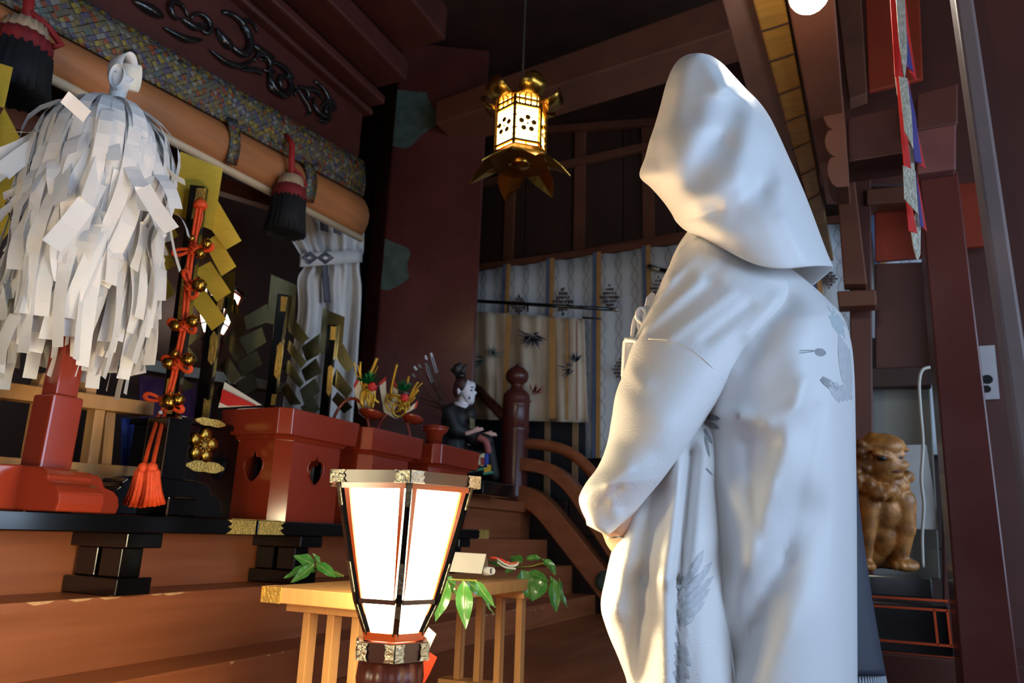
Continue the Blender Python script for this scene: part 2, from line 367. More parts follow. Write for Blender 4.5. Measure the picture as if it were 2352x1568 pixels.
# balustrade at the far end of the stairs
XR = 4.3
rl = bpy.data.objects.new('stair_railing', None); COL.objects.link(rl); rl.location = (XR, 1.7, 1.0); structure(rl, 'red brown lacquered stair railing with an onion topped newel post')
nb = onX(1172, 1160, XR); h = onX(1180, 905, XR).z-nb.z
ny = onX(1185, 950, XR).y
pr = [(.085, 0), (.088, h*.06), (.088, h*.62), (.093, h*.635), (.093, h*.66), (.088, h*.675), (.088, h*.86), (.092, h*.87), (.088, h*.88), (.09, h*.93), (.086, h*.97), (.06, h*1.01), (.04, h*1.03), (.038, h*1.06),
      (.05, h*1.075), (.07, h*1.1), (.077, h*1.14), (.072, h*1.18), (.05, h*1.215), (.022, h*1.235), (.006, h*1.26)]
MB().lathe(pr, (XR, ny, 1.19), 28).build('newel_post', bengara_dark if False else pillar_m, rl, smooth=True)
def railcurve(pts, r, name='rail', flat=0):
    path = catmull([onX(*p, XR) for p in pts], 26)
    if flat:
        m = MB()
        m.grid(lambda u, v: path[int(round(v*25))]+V((flat*(-.5 if u in (0, 1) or u < .3 else .5) if False else 0, 0, 0)), 2, 2) if False else None
        vs = []; fs = []
        for i, p in enumerate(path):
            t = (path[min(i+1, 25)]-path[max(i-1, 0)]).normalized(); n = t.cross(V((1, 0, 0))).normalized()
            for sx, sn in ((-1, -1), (1, -1), (1, 1), (-1, 1)): vs.append(p+V((1, 0, 0))*sx*.06+n*sn*r)
        for i in range(25):
            for j in range(4): fs.append((i*4+j, i*4+(j+1) % 4, i*4+4+(j+1) % 4, i*4+4+j))
        fs += [(3, 2, 1, 0), (100, 101, 102, 103)]
        return MB().add(vs, fs).build(name, bengara, rl, bevel=.006)
    return MB().tube(path, r, 12).build(name, bengara, rl, smooth=True)
railcurve([(1195, 1018), (1250, 1022), (1300, 1035), (1345, 1068), (1385, 1120), (1440, 1200), (1500, 1290)], .035)
railcurve([(1185, 1067), (1230, 1070), (1275, 1085), (1320, 1125), (1370, 1200), (1430, 1290), (1470, 1350)], .04, 'lower_rail', 1)
railcurve([(1185, 1140), (1215, 1143), (1250, 1165), (1290, 1212), (1340, 1275), (1400, 1352), (1450, 1420)], .065, 'stringer', 1)
q = onX(1390, 1335, XR-.07); MB().lathe([(.06, 0), (.055, .02), (.03, .03), (.02, .032)], q, 18, (-1, 0, 0)).build('boss', verdigris, rl, smooth=True)
MB().tube([onX(1158, 958, XR), onX(1085, 882, XR+.3)], .035, 10).build('rail', bengara_dark, rl, smooth=True)

# great pillar, its broad face turned towards the stairs' foot
PD = 4.5
pA = av(862, 800, PD); pB = av(1092, 800, PD+.06); pA.z = pB.z = 0
pe = (pB-pA).normalized(); pn = V((pe.y, -pe.x, 0)); pn = pn if pn.dot(EYE-pA) > 0 else -pn; pw = (pB-pA).length
pl = MB().add([p+V((0, 0, z)) for z in (1.19, 4.25) for p in (pA, pB, pB-pn*pw, pA-pn*pw-pe*.16)], [(3, 2, 1, 0), (4, 5, 6, 7), (0, 1, 5, 4), (1, 2, 6, 5), (2, 3, 7, 6), (3, 0, 4, 7)]).build('pillar', pillar_m, bevel=.015)
tag(pl, 'massive square dark red lacquered pillar behind the warrior doll', 'pillar', kind='structure')
def cloud(cz, R, seed):
    out = [(.004, cz-R)]
    for k in range(25):
        t = -pi/2+pi*k/24; q = R*(1+.13*cos(5*t+seed)); out.append((.006+max(0, q*cos(t)), cz+R*sin(t)*(1+.08*sin(4*t))))
    out.append((.004, cz+R)); return out
zc1 = av(890, 255, PD).z; zc2 = av(868, 605, PD).z
MB().prism([(x, min(z, zc1+.16)) for x, z in cloud(zc1, .26, 1)], pA, pe, (0, 0, 1), pn, .006).build('metal_fitting', verdigris, pl)
MB().prism(cloud(zc2, .17, 3), pA, pe, (0, 0, 1), pn, .006).build('metal_fitting', verdigris, pl)

# frame of the sanctum opening: lintel with carved frieze, mouldings
YS = 2.21
li = MB()
p = onY(822, 387, YS)
fr = MB().span(-2.9, onY(836, 300, YS).x, YS+.02, YS+.12, onY(822, 387, YS).z-.25, onY(837, 259, YS).z+.02).build('lintel', mat('dark_red_board', (74, 34, 28), .45, var=.15), None)
structure(fr, 'dark red lintel board with black scroll carving above the blind')
zb = onY(837, 259, YS).z
for k, (dy, dz, hh) in enumerate(((0, 0, .035), (-.07, .05, .05), (-.2, .16, .12), (-.42, .34, .2), (-.74, .6, .3))):
    o = MB().span(-2.9, onY(848, 262, YS).x, YS+dy-.03, YS+.12, zb+dz, zb+dz+hh).build('moulding', mat('dark_red_board', (74, 34, 28)), fr, bevel=.012)
# black arabesque scrolls carved on the frieze
def scroll(cx, cy, R, a0, turns, w, dirn=1, tail=None):
    o3 = onY(cx, cy, YS); path = []; n = 26
    for i in range(n):
        t = i/(n-1); ang = a0+dirn*turns*2*pi*t; rr = R*(1-.72*t)
        path.append(V((o3.x+rr*cos(ang), YS+.012-.012*sin(pi*t), o3.z+rr*sin(ang))))
    MB().tube(path, [w*(.35+1.0*sin(pi*min(1, .12+t/(n-1)*.88))) for t in range(n)], 8).build('carved_scroll', carving, fr, smooth=True)
def leafcurve(pts, w):
    path = catmull([onY(*q, YS)+V((0, .008, 0)) for q in pts], 18)
    MB().tube(path, [w*.62*(.2+sin(pi*i/17)) for i in range(18)], 8).build('carved_scroll', carving, fr, smooth=True)
scroll(545, 90, .11, 2.4, .8, .013, -1); scroll(640, 180, .10, 1.2, .9, .012, -1); scroll(735, 235, .10, 2.0, .9, .011, -1)
for sx_, sy_, a_, g_ in ((575, 70, .5, 1), (610, 150, 3.4, -1), (655, 196, .4, 1), (700, 222, 3.6, -1), (760, 262, .8, 1), (470, 60, 3.2, -1), (410, 30, .4, 1)): scroll(sx_, sy_, .055, a_, .85, .008, g_)
for s_, w_ in (([(310, 0), (350, 22), (380, 38)], .03), ([(500, 62), (520, 95), (540, 112)], .03), ([(485, 112), (520, 140), (560, 150), (590, 130)], .02), ([(575, 95), (600, 115), (635, 132)], .026), ([(560, 160), (590, 160), (606, 172)], .018),
               ([(600, 135), (640, 145), (665, 165), (680, 180)], .018), ([(625, 165), (625, 200), (640, 215)], .02), ([(680, 195), (700, 225), (715, 255), (706, 265)], .018), ([(700, 205), (725, 205), (745, 228)], .02), ([(740, 245), (760, 230), (778, 250)], .02), ([(735, 275), (752, 278), (758, 262)], .018),
               ([(420, 40), (450, 60), (480, 55)], .024), ([(380, 62), (430, 88), (470, 90)], .02)): leafcurve(s_, w_)

# rolled bamboo blind with brocade edging and tassels
p0 = onY(-160, 35, YS-.03); p1 = onY(826, 545, YS-.03)        # lower edge
q0 = onY(-160, -70, YS-.03); q1 = onY(826, 452, YS-.03)       # top edge of the tan cloth
bl = thing('rolled_blind', 'long rolled tan blind with brocade edging hung under the carved lintel', 'blind', (p0+p1)/2)
def strip(a0, a1, b0, b1, out, n=12, bulge=.05):
    m = MB()
    m.grid(lambda u, v: (a0.lerp(a1, v)).lerp(b0.lerp(b1, v), u)+V((0, -bulge*sin(pi*u)-out, 0)), 7, n); return m
strip(p0, p1, q0, q1, 0).build('rolled_cloth', blindm, bl, smooth=True, solid=.02)
t0 = onY(-160, -190, YS-.03); t1 = onY(826, 372, YS-.03)
strip(q0, q1, t0, t1, .02, bulge=.012).build('brocade_band', brocade_m, bl, smooth=True, solid=.012)
for px, yt, yb in ((278, 120, 190), (512, 275, 378), (690, 375, 462)):
    A = onY(px-11, yt, YS-.03); B = onY(px+12, yt+8, YS-.03); Cc = onY(px-12, yb, YS-.03); D = onY(px+11, yb+8, YS-.03)
    strip(Cc, D, A, B, .045, n=2, bulge=.02).build('brocade_strip', brocade_m, bl, smooth=True, solid=.008)
MB().tube([p0+V((0, -.012, -.01)), p1+V((0, -.012, -.01))], .017, 10).build('lower_rail', creamw, bl, smooth=True)
def big_tassel(px, ptop, py0, py1, label, sc=1.0):
    top = onY(px, ptop, YS-.13); a = onY(px, py0, YS-.13); b = onY(px, py1, YS-.13); b.x, b.y = a.x, a.y; L = a.z-b.z
    t = thing('tassel', label, 'tassel', (a.x, a.y, b.z), group=None)
    MB().tube([V((a.x, YS-.07, top.z)), V((a.x, a.y+.02, top.z-.05)), V((a.x, a.y, a.z-.02))], .013*sc, 8).build('cord', scarlet, t, smooth=True)
    MB().tube([V((a.x, a.y, a.z+.04)), V((a.x+.05*sc, a.y, a.z+.03)), V((a.x+.09*sc, a.y, a.z+.0)), V((a.x+.07*sc, a.y, a.z-.02))], .009*sc, 8).build('cord_bow', scarlet, t, smooth=True)
    fl = lambda an: 1+.06*cos(18*an)
    MB().lathe([(.02*sc, 0), (.045*sc, -.02*L), (.055*sc, -.22*L)], (a.x, a.y, a.z), 36, flute=fl).build('tassel_top', creamthread, t, smooth=True)
    MB().lathe([(.057*sc, -.2*L), (.064*sc, -.28*L), (.066*sc, -.42*L)], (a.x, a.y, a.z), 36, flute=fl).build('tassel_band', redthread, t, smooth=True)
    MB().lathe([(.066*sc, -.4*L), (.07*sc, -.7*L), (.08*sc, -1.0*L), (.03*sc, -.98*L)], (a.x, a.y, a.z), 44, flute=lambda an: 1+.09*cos(22*an)+.03*sin(9*an)).build('tassel_skirt', blackthread, t, smooth=True)
big_tassel(670, 296, 405, 545, 'black, red and cream tassel hanging by the tied white curtain')
big_tassel(62, -60, 55, 235, 'large black and red tassel hanging above the paper streamer wand', 1.15)

# tied white side curtain inside the sanctum opening
cu = thing('tied_curtain', 'white damask curtain tied back with a diamond patterned band beside the pillar', 'curtain', onY(750, 900, 2.45))
Lc = catmull([(630, 450), (660, 500), (668, 545), (690, 585), (700, 610), (684, 640), (686, 700), (680, 760), (668, 830), (650, 900), (640, 950)], 40)
Rc = catmull([(828, 505), (828, 550), (826, 580), (824, 600), (824, 625), (822, 660), (820, 720), (816, 780), (812, 850), (806, 910), (804, 950)], 40) if False else None
Lc = catmull([(a_, b_, 0) for a_, b_ in ((630, 450), (660, 500), (668, 545), (690, 585), (700, 610), (684, 640), (686, 700), (680, 760), (668, 830), (650, 930), (630, 1120))], 40)
Rc = catmull([(a_, b_, 0) for a_, b_ in ((836, 505), (836, 550), (834, 580), (826, 600), (826, 625), (830, 660), (828, 720), (824, 780), (820, 850), (812, 940), (800, 1120))], 40)
def curt(u, v):
    i = int(round(v*39)); q = Lc[i].lerp(Rc[i], u); s = min(1, abs(v-.36)*4)
    return onY(q.x, q.y, 2.45+.035*sin(u*15+v*2)*(.4+.6*s)+.02*sin(u*31))
MB().grid(curt, 40, 40).build('cloth', whitecloth, cu, smooth=True, solid=.004)
def bandf(u, v):
    q = V((690, 583, 0)).lerp(V((830, 572, 0)), u); return onY(q.x, q.y+30*v, 2.40-.02*sin(pi*u))
MB().grid(bandf, 12, 3).build('tie_band', whitecloth, cu, smooth=True, solid=.012)
for cx in (712, 748):
    for s2 in (1, .6):
        r_ = 17*s2; MB().tube([onY(cx+r_*dx, 592+r_*.75*dy, 2.37) for dx, dy in ((-1, 0), (0, -1), (1, 0), (0, 1))], .005, 5, closed=True).build('printed_diamond', inkprint, cu)
MB().grid(lambda u, v: onY(738+14*u+6*v, 605+90*v, 2.395-.01*sin(pi*u)), 4, 8).build('tie_end', inkprint, cu, smooth=True, solid=.006)
for q in ((745, 522), (775, 528)): MB().plate([onY(q[0]-9, q[1]-14, 2.38), onY(q[0]+9, q[1]-8, 2.38), onY(q[0]+10, q[1]+12, 2.38), onY(q[0]-8, q[1]+6, 2.38)], .003).build('printed_patch', inkprint, cu)
# dim fittings deep inside the sanctum: ledge rails
for nm, za, zb_, yy, m_ in (('sanctum_ledge', 820, 862, 2.9, plaster), ('sanctum_ledge', 690, 720, 3.6, beamwood)):
    A = onY(200, za, yy); B = onY(640, zb_+30, yy)
    o = MB().bar(A, B, .12, .05).build('trim_1', m_); structure(o)
o = MB().bar(onY(-60, 250, 2.6), onY(640, 470, 2.6), .06, .07).build('trim_2', beamwood); structure(o)
o = MB().span(-2.9, 3.9, 3.3, 3.34, ZD, 4.2).build('trim_3', darkwood); structure(o)

# ------------------------------------------------------------------ tie beam and boards overhead
XT = 3.6
def beam4(name, pts_z, Z, th, m, label):
    P = [onZ(x, y, Z) for x, y in pts_z]; m_ = MB().hexa(P+[p+V((0, 0, th)) for p in P]); o = m_.build(name, m, bevel=.006); structure(o, label); return o
A = [onX(1000, 285, XT), onX(1710, 60, XT), onX(1710, -25, XT), onX(1000, 232, XT)]
P_ = A+[p+V((.3, 0, 0)) for p in A]
structure(MB().add(P_, [(0, 1, 2, 3), (7, 6, 5, 4), (0, 4, 5, 1), (1, 5, 6, 2), (2, 6, 7, 3), (3, 7, 4, 0)]).build('tie_beam', beamwood, bevel=.01), 'brown tie beam crossing overhead behind the hanging lantern')
ZB = 2.62
beam4('overhead_beam', [(1655, -10), (1745, -10), (1905, 700), (1850, 700)], ZB+.05, .2, mat('mauve_brown_beam', (112, 84, 78), .5, var=.1), 'mauve brown beam running overhead beyond the white hood')
beam4('overhead_board', [(1725, -10), (1800, -10), (1915, 600), (1893, 600)], ZB, .05, ochre_m, 'ochre jointed board running overhead beside the mauve beam')
beam4('overhead_beam', [(1800, -40), (1915, -40), (1955, 470), (1898, 470)], ZB-.03, .2, beamwood, 'brown beam running overhead beneath the bulb')
for yy in (60, 130, 205, 268, 330, 392, 450):   # dark joints across the ochre board
    u = (yy+10)/610.0; a = onZ(1725+168*u, yy+14, ZB-.002); b = onZ(1800+115*u, yy-8, ZB-.002)
    o = MB().bar(a, b, .006, .004).build('trim_4', darkwood); structure(o)

# scalloped bracket nose at the end of the beam
XK = 2.75
nose = [(1888, 228), (1925, 220)]
poly = []
for (y0, y1) in ((222, 298), (298, 360), (360, 430)):
    for k in range(9):
        f = k/8; y = y0+(y1-y0)*f; p = onX(1906+(y-228)*.08-20*sin(pi*(.06+.94*f))**.55, y, XK); poly.append((p.y, p.z))
for x, y in ((1950, 428), (1950, 400), (1944, 320), (1936, 216)):
    p = onX(x, y, XK); poly.append((p.y, p.z))
br = MB().prism(poly, (XK, 0, 0), (0, 1, 0), (0, 0, 1), (1, 0, 0), .16).build('carved_bracket', beamwood, bevel=.006); structure(br, 'scalloped brown bracket nose under the overhead beam')
# right hand framework: bracket beam, panels, post
XQ = 2.85
def slabX(name, pts, X, th, m, label, bev=.006):
    A = [onX(x, y, X) for x, y in pts]; B = [p+V((th, 0, 0)) for p in A]
    o = MB().add(A+B, [(0, 1, 2, 3), (7, 6, 5, 4), (0, 4, 5, 1), (1, 5, 6, 2), (2, 6, 7, 3), (3, 7, 4, 0)]).build(name, m, bevel=bev); structure(o, label); return o
slabX('bracket_beam', [(1946, 372), (2110, 346), (2110, 232), (1946, 270)], XQ+.1, .2, bengara_dark, 'dark red bracket beam beside the scalloped nose')
slabX('post_capital', [(2106, 400), (2196, 388), (2196, 283), (2106, 300)], XQ-.05, .3, mat('mauve_block', (108, 62, 58), .45), 'square block capping the red brown post')
slabX('post', [(2222, 1700), (2352, 1640), (2200, 390), (2112, 404)], XQ, .2, pillar_m, 'tall red brown post beside the lion dog')
slabX('bracket_arm', [(2106, 300), (2200, 283), (2200, 190), (2106, 215)], XQ+.02, .25, bengara_dark, 'dark bracket arm above the post block')
XW = 3.9
slabX('panel_frame', [(1960, 1500), (2010, 1500), (2000, 375), (1948, 382)], XW-.1, .1, bengara_dark, 'vertical frame member left of the vermilion panel')
slabX('panel_frame', [(1938, 652), (1992, 652), (1962, 400), (1920, 410)], XW-.3, .1, beamwood, 'short hanging brown strut below the scalloped bracket')
slabX('transom', [(1926, 704), (2014, 700), (2012, 664), (1922, 668)], XW-.25, .1, beamwood, 'short brown block before the pale curtain')
slabX('panel_frame', [(1990, 470), (2130, 460), (2130, 420), (1990, 435)], XW-.12, .1, beamwood, 'brown rail above the vermilion panel')
slabX('vermilion_panel', [(2010, 600), (2140, 590), (2140, 455), (2008, 470)], XW, .03, vermil, 'vermilion board panel under the bracket beam')
slabX('vermilion_panel', [(1995, 210), (2120, 180), (2110, -60), (1985, -60)], XW, .03, vermil, 'tall vermilion board panel at the top behind the hanging streamers')
slabX('panel_frame', [(1950, 230), (1992, 215), (1975, -60), (1915, -60)], XW-.15, .1, beamwood, 'brown strut between the beam and the tall vermilion panel')
slabX('vermilion_panel', [(2190, 570), (2300, 560), (2260, 415), (2170, 425)], XW-.2, .03, vermil, 'vermilion board panel right of the post')
slabX('red_board', [(2010, 890), (2140, 890), (2140, 600), (2010, 605)], XW, .05, bengara_dark, 'dark red board below the vermilion panel')
slabX('red_board', [(2170, 1800), (2420, 1800), (2330, 400), (2160, 400)], XW-.1, .05, bengara_dark, 'dark red boarding behind the post')
slabX('transom', [(2000, 890), (2140, 885), (2140, 840), (2000, 845)], XW-.06, .06, darkwood, 'dark transom over the grey plaster panel')
slabX('plaster_panel', [(1900, 1330), (2160, 1330), (2130, 770), (1900, 780)], XW+.08, .03, plaster, 'grey plaster panel behind the carved lion dog')
slabX('red_board', [(1880, -80), (2420, -80), (2420, 420), (1880, 420)], XW+.3, .05, bengara_dark, 'dark red boarding high up behind the framework')
# slim grey post close to the lens and the dark door leaf beside it
g0 = onX(2172, -20, 1.5); g1 = onX(2240, -20, 1.5)
o = MB().span(1.5, 1.56, -.2835, -.2515, ZF, 3.0).build('slim_post', greypost, bevel=.006); structure(o, 'slim grey painted post in front of the dark door leaf')
o = MB().span(1.53, 1.58, -.95, -.284, ZF, 3.0).build('door_1', bengara_dark, bevel=.004); structure(o)
# stone coloured shoji edge strips and white paper sheets near the lion dog
slabX('wall_sheet', [(2096, 1215), (2158, 1217), (2128, 1020), (2052, 1022)], XW-.06, .01, mat('pale_sheet', (190, 188, 182), .7), 'pale sheet of paper pinned behind the lion dog')

# ------------------------------------------------------------------ black lacquer offering tables
def hassoku(x0, x1, label, legs, fit):
    t = thing('lacquer_table', label, 'table', ((x0+x1)/2, 1.75, .83), group='long black offering tables')
    MB().span(x0, x1, 1.53, 2.05, ZT-.04, ZT).build('table_top', blacklac, t, bevel=.003)
    for lx in legs:
        l = MB().span(lx-.045, lx+.055, 1.545, 2.0, ZT-.075, ZT-.0405).build('leg_cap', blacklac, t, bevel=.003)
        m = MB()
        for k in range(5):
            y = 1.575+k*.085
            MB().span(lx-.03, lx+.03, y, y+.07, ZD+.0 if y > 1.66 else .87, ZT-.075).build('leg', blacklac, t, bevel=.003)
        MB().span(lx-.05, lx+.045, 1.55, 1.735, .831, .87).build('leg_base', blacklac, t, bevel=.003)
    for fx, sg in fit:
        poly = [(0, 0), (sg*.105, 0), (sg*.085, .012), (sg*.1, .019), (sg*.085, .026), (sg*.105, .037), (0, .037)]
        MB().prism(poly, (fx, 1.5299, ZT-.0385), (1, 0, 0), (0, 0, 1), (0, -1, 0), .002).build('gilt_corner', gold_m, t)
        MB().prism([(0, 0), (sg*.09, 0), (sg*.06, .03), (sg*.02, .05), (0, .06)], (fx, 1.53, ZT), (1, 0, 0), (0, 1, 0), (0, 0, 1), .0015).build('gilt_corner', gold_m, t)
    return t
xj = onY(593, 1185, 1.53).x
hassoku(-1.1, xj-.004, 'long black lacquer table under the paper streamer wand', (1.26, -.6), ((xj-.006, -1),))
hassoku(xj+.004, 3.05, 'long black lacquer table under the red offering stands', (1.86, 2.85), ((xj+.006, 1), (3.048, -1)))

# ------------------------------------------------------------------ red offering stands
def sanbo_at(xc, yc, w, h, label, wy):
    t = thing('offering_stand', label, 'offering stand', (xc, yc, ZT), group='red lacquer offering stands')
    hb = h*.76; b = w*.39; ch = w*.075; wt = .006; ky = wy/w; bb_ = 0
    def octa(s, c):
        q = s*ky; return [(-s+c, -q), (s-c, -q), (s, -q+c), (s, q-c), (s-c, q), (-s+c, q), (-s, q-c), (-s, -q+c)]
    # body: eight walls, the four broad ones pierced with a heart shaped opening
    O = octa(b, ch*1.3)
    for k in range(8):
        A = V((O[k][0]+xc, O[k][1]+yc, ZT)); B = V((O[(k+1) % 8][0]+xc, O[(k+1) % 8][1]+yc, ZT)); ex = (B-A).normalized(); n = ex.cross(V((0, 0, 1))); Lw = (B-A).length
        if k % 2:
            MB().plate([A, B, B+V((0, 0, hb)), A+V((0, 0, hb))], -wt, n).build('corner_panel', redlac, t)
        else:
            R_ = w*.1; cx, cz = Lw/2, hb*.62
            half = [(0, -1.12), (.2, -1.06), (.45, -.88), (.74, -.55), (.93, -.15), (1, .22), (.93, .55), (.74, .78), (.5, .87), (.27, .88), (.19, 1.02), (.16, 1.22), (0, 1.3)]
            hole = [(cx+x_*R_, cz+z_*R_) for x_, z_ in half]+[(cx-x_*R_, cz+z_*R_) for x_, z_ in half[-2:0:-1]]
            n_ = len(hole); outer = []
            for q in range(n_):    # outer border sampled towards the rectangle
                dx, dz = hole[q][0]-cx, hole[q][1]-cz; l_ = math.hypot(dx, dz); dx /= l_; dz /= l_
                tx = (Lw/2)/abs(dx) if abs(dx) > 1e-6 else 1e9; tz = ((hb-cz) if dz > 0 else cz)/abs(dz) if abs(dz) > 1e-6 else 1e9
                tt = min(tx, tz); outer.append((cx+dx*tt, cz+dz*tt))
            # force the corners
            for (qx, qz) in ((0, 0), (Lw, 0), (Lw, hb), (0, hb)):
                j = min(range(n_), key=lambda i: (outer[i][0]-qx)**2+(outer[i][1]-qz)**2); outer[j] = (qx, qz)
            P = lambda q, dn: A+ex*q[0]+V((0, 0, q[1]))-n*dn
            vs = [P(q, 0) for q in outer]+[P(q, 0) for q in hole]+[P(q, wt) for q in hole]+[P(q, wt) for q in outer]
            fs = []
            for i in range(n_):
                j = (i+1) % n_; fs += [(i, j, n_+j, n_+i), (n_+i, n_+j, 2*n_+j, 2*n_+i), (2*n_+i, 2*n_+j, 3*n_+j, 3*n_+i)]
            w_ = MB().add(vs, fs).build('side_panel', redlac, t)
            MB().tube([P(q, -.001) for q in hole], .0028, 6, closed=True).build('opening_rim', redlac, w_, smooth=True)
    # tray with chamfered corners and a thick rim
    T = octa(w*.5, ch); I = octa(w*.5-.012, ch*.96); z0, z1 = ZT+hb, ZT+h
    n_ = 8; vs = [V((x+xc, y+yc, z0+.0)) for x, y in octa(w*.485, ch)]+[V((x+xc, y+yc, z1)) for x, y in T]+[V((x+xc, y+yc, z1)) for x, y in I]+[V((x+xc, y+yc, z0+.012)) for x, y in I]
    fs = [tuple(range(8))[::-1], tuple(range(24, 32))]
    for r_ in range(3):
        for i in range(8): fs.append((r_*8+i, r_*8+(i+1) % 8, r_*8+8+(i+1) % 8, r_*8+8+i))
    MB().add(vs, fs).build('tray', redlac, t, bevel=.003)
    MB().add([V((x*1.06+xc, y*1.06+yc, z0-.012)) for x, y in O]+[V((x*1.12+xc, y*1.12+yc, z0)) for x, y in O],
             [tuple(range(8))[::-1], tuple(range(8, 16))]+[(i, (i+1) % 8, (i+1) % 8+8, i+8) for i in range(8)]).build('tray_moulding', redlac, t)
    return t
wS, hS = .405, .345
for i, (xc, yc, lb) in enumerate(((1.935, 1.735, 'red lacquer offering stand holding the folded red and white paper'), (2.365, 1.735, 'middle red lacquer offering stand of the row of three'), (2.86, 1.735, 'red lacquer offering stand beside the warrior doll with a red lid on it'))):
    sanbo_at(xc, yc, wS, hS, lb, .30)
ZS = ZT+hS

# folded red and white paper
p = [at(505, 935, 2.3), at(600, 928, 2.3), at(508, 880, 2.3), at(512, 893, 2.27), at(505, 926, 2.27), at(597, 927, 2.27)]
t = thing('folded_paper', 'folded red and white paper lying on the first red offering stand', 'paper', (at(550, 935, 2.3)))
MB().plate([at(503, 936, 2.29), at(602, 930, 2.29), at(517, 877, 2.29)], .004).build('white_sheet', paperw, t)
MB().plate([at(505, 931, 2.27), at(590, 931, 2.27), at(512, 893, 2.27)], .004).build('red_sheet', crimson, t)
MB().plate([at(502, 935, 2.26), at(530, 935, 2.26), at(505, 924, 2.26)], .003).build('white_fold', paperw, t)

# ------------------------------------------------------------------ red sake ewers with gold corded paper ornaments
def ewer(px, py, d, label, hpx):
    c = onY(px, py, 1.76); t = thing('sake_ewer', label, 'ewer', (c.x, c.y, ZS-.1))
    z = ZS-.10
    MB().lathe([(.04, z+.0), (.058, z+.03), (.06, z+.055), (.045, z+.085), (.02, z+.095), (.012, z+.105), (.003, z+.115)], (c.x, c.y, 0), 24).build('pot', redlac, t, smooth=True)
    ax = (rt*.9).normalized()
    MB().tube([V((c.x, c.y, z+.06))+ax*(.078*cos(pi*k/14))+V((0, 0, .17*sin(pi*k/14))) for k in range(15)], .0065, 8).build('handle', redlac, t, smooth=True)
    MB().tube([V((c.x, c.y, z+.05))+ax*.05, V((c.x, c.y, z+.07))+ax*.08, V((c.x, c.y, z+.105))+ax*.10], [.014, .01, .007], 8).build('spout', redlac, t, smooth=True)
    a = V((c.x, c.y, z+.07))+ax*.085
    return t
e1 = ewer(808, 930, 2.62, 'red lacquer sake ewer behind the smaller gold corded ornament', 0)
e2 = ewer(905, 955, 2.85, 'red lacquer sake ewer behind the larger gold corded ornament', 0)
def dY(px, py, Y): return (onY(px, py, Y)-EYE).dot(fw)
def ornament(label, d, quads, knot, green, bead, straws, loops, base):
    t = thing('paper_ornament', label, 'ornament', at(base[0], base[1], d), group='gold corded celebration ornaments')
    for q, redq in quads:
        f = MB().plate([at(x, y, d+dd) for x, y, dd in q], .003).build('folded_paper', washi, t)
        MB().plate([at(x, y, d+dd-.004) for x, y, dd in redq], .002).build('red_edge', crimson, f)
    for pts, r_ in straws: MB().tube(catmull([at(x, y, d-.01+.004*k) for k, (x, y) in enumerate(pts)], 10), r_, 6).build('gold_straw', bamboo, t, smooth=True)
    for (cx, cy, rx, ry, a0) in loops:
        MB().tube([at(cx+rx*cos(a), cy+ry*sin(a)+a0*cos(a), d-.02-.006*sin(3*a)) for a in [2*pi*k/22 for k in range(22)]], .0042, 7, closed=True).build('gold_cord', bamboo, t, smooth=True)
    r = random.Random(int(d*100))
    g = at(*green, d-.015); m = MB()
    for k in range(46):
        a = r.uniform(0, 2*pi); e = r.uniform(.1, 1.3); L_ = r.uniform(.03, .052)
        dv = rt*cos(a)*sin(e)+up*cos(e)*1.0-fw*sin(a)*sin(e)*.7
        MB.tube(m, [g, g+dv*L_], [.0022, .0014], 4)
    m.build('pine_tinsel', tinsel, t)['kind'] = 'stuff'
    b = at(*bead, d-.035); mb = MB()
    for k in range(5):
        a = 2*pi*k/5; mb.ball(b+rt*.008*cos(a)+up*.008*sin(a), .0105, 8, 6)
    mb.ball(b-fw*.006, .007, 8, 6); mb.build('plum_flower', plumred, t, smooth=True)
    return t
ornament('smaller gold corded paper ornament with green tinsel and a red plum flower', dY(836, 930, 1.72),
    [([(824, 862, 0), (828, 872, 0), (846, 948, 0), (825, 948, .0), (813, 893, 0)], [(822, 862, 0), (826, 872, 0), (814, 893, 0), (812, 885, 0)]),
     ([(826, 945, .02), (848, 950, .02), (862, 905, .02), (868, 884, .02), (845, 905, .02)], [(866, 884, .02), (868, 886, .02), (864, 898, .02), (862, 896, .02)])],
    None, (847, 880), (855, 888),
    [([(815, 830), (817, 855), (822, 868)], .0028), ([(822, 838), (826, 860), (832, 890)], .0028), ([(828, 830), (828, 860), (834, 895)], .004), ([(866, 822), (858, 842), (847, 866)], .007), ([(868, 841), (860, 858)], .002),
     ([(845, 900), (856, 912), (870, 925)], .005), ([(843, 895), (838, 912), (832, 922)], .005), ([(850, 902), (853, 920), (854, 938)], .006), ([(838, 880), (836, 905), (833, 930)], .006)],
    [(843, 918, 15, 24, 6), (840, 912, 9, 30, 0), (852, 910, 9, 20, 0)], (836, 952))
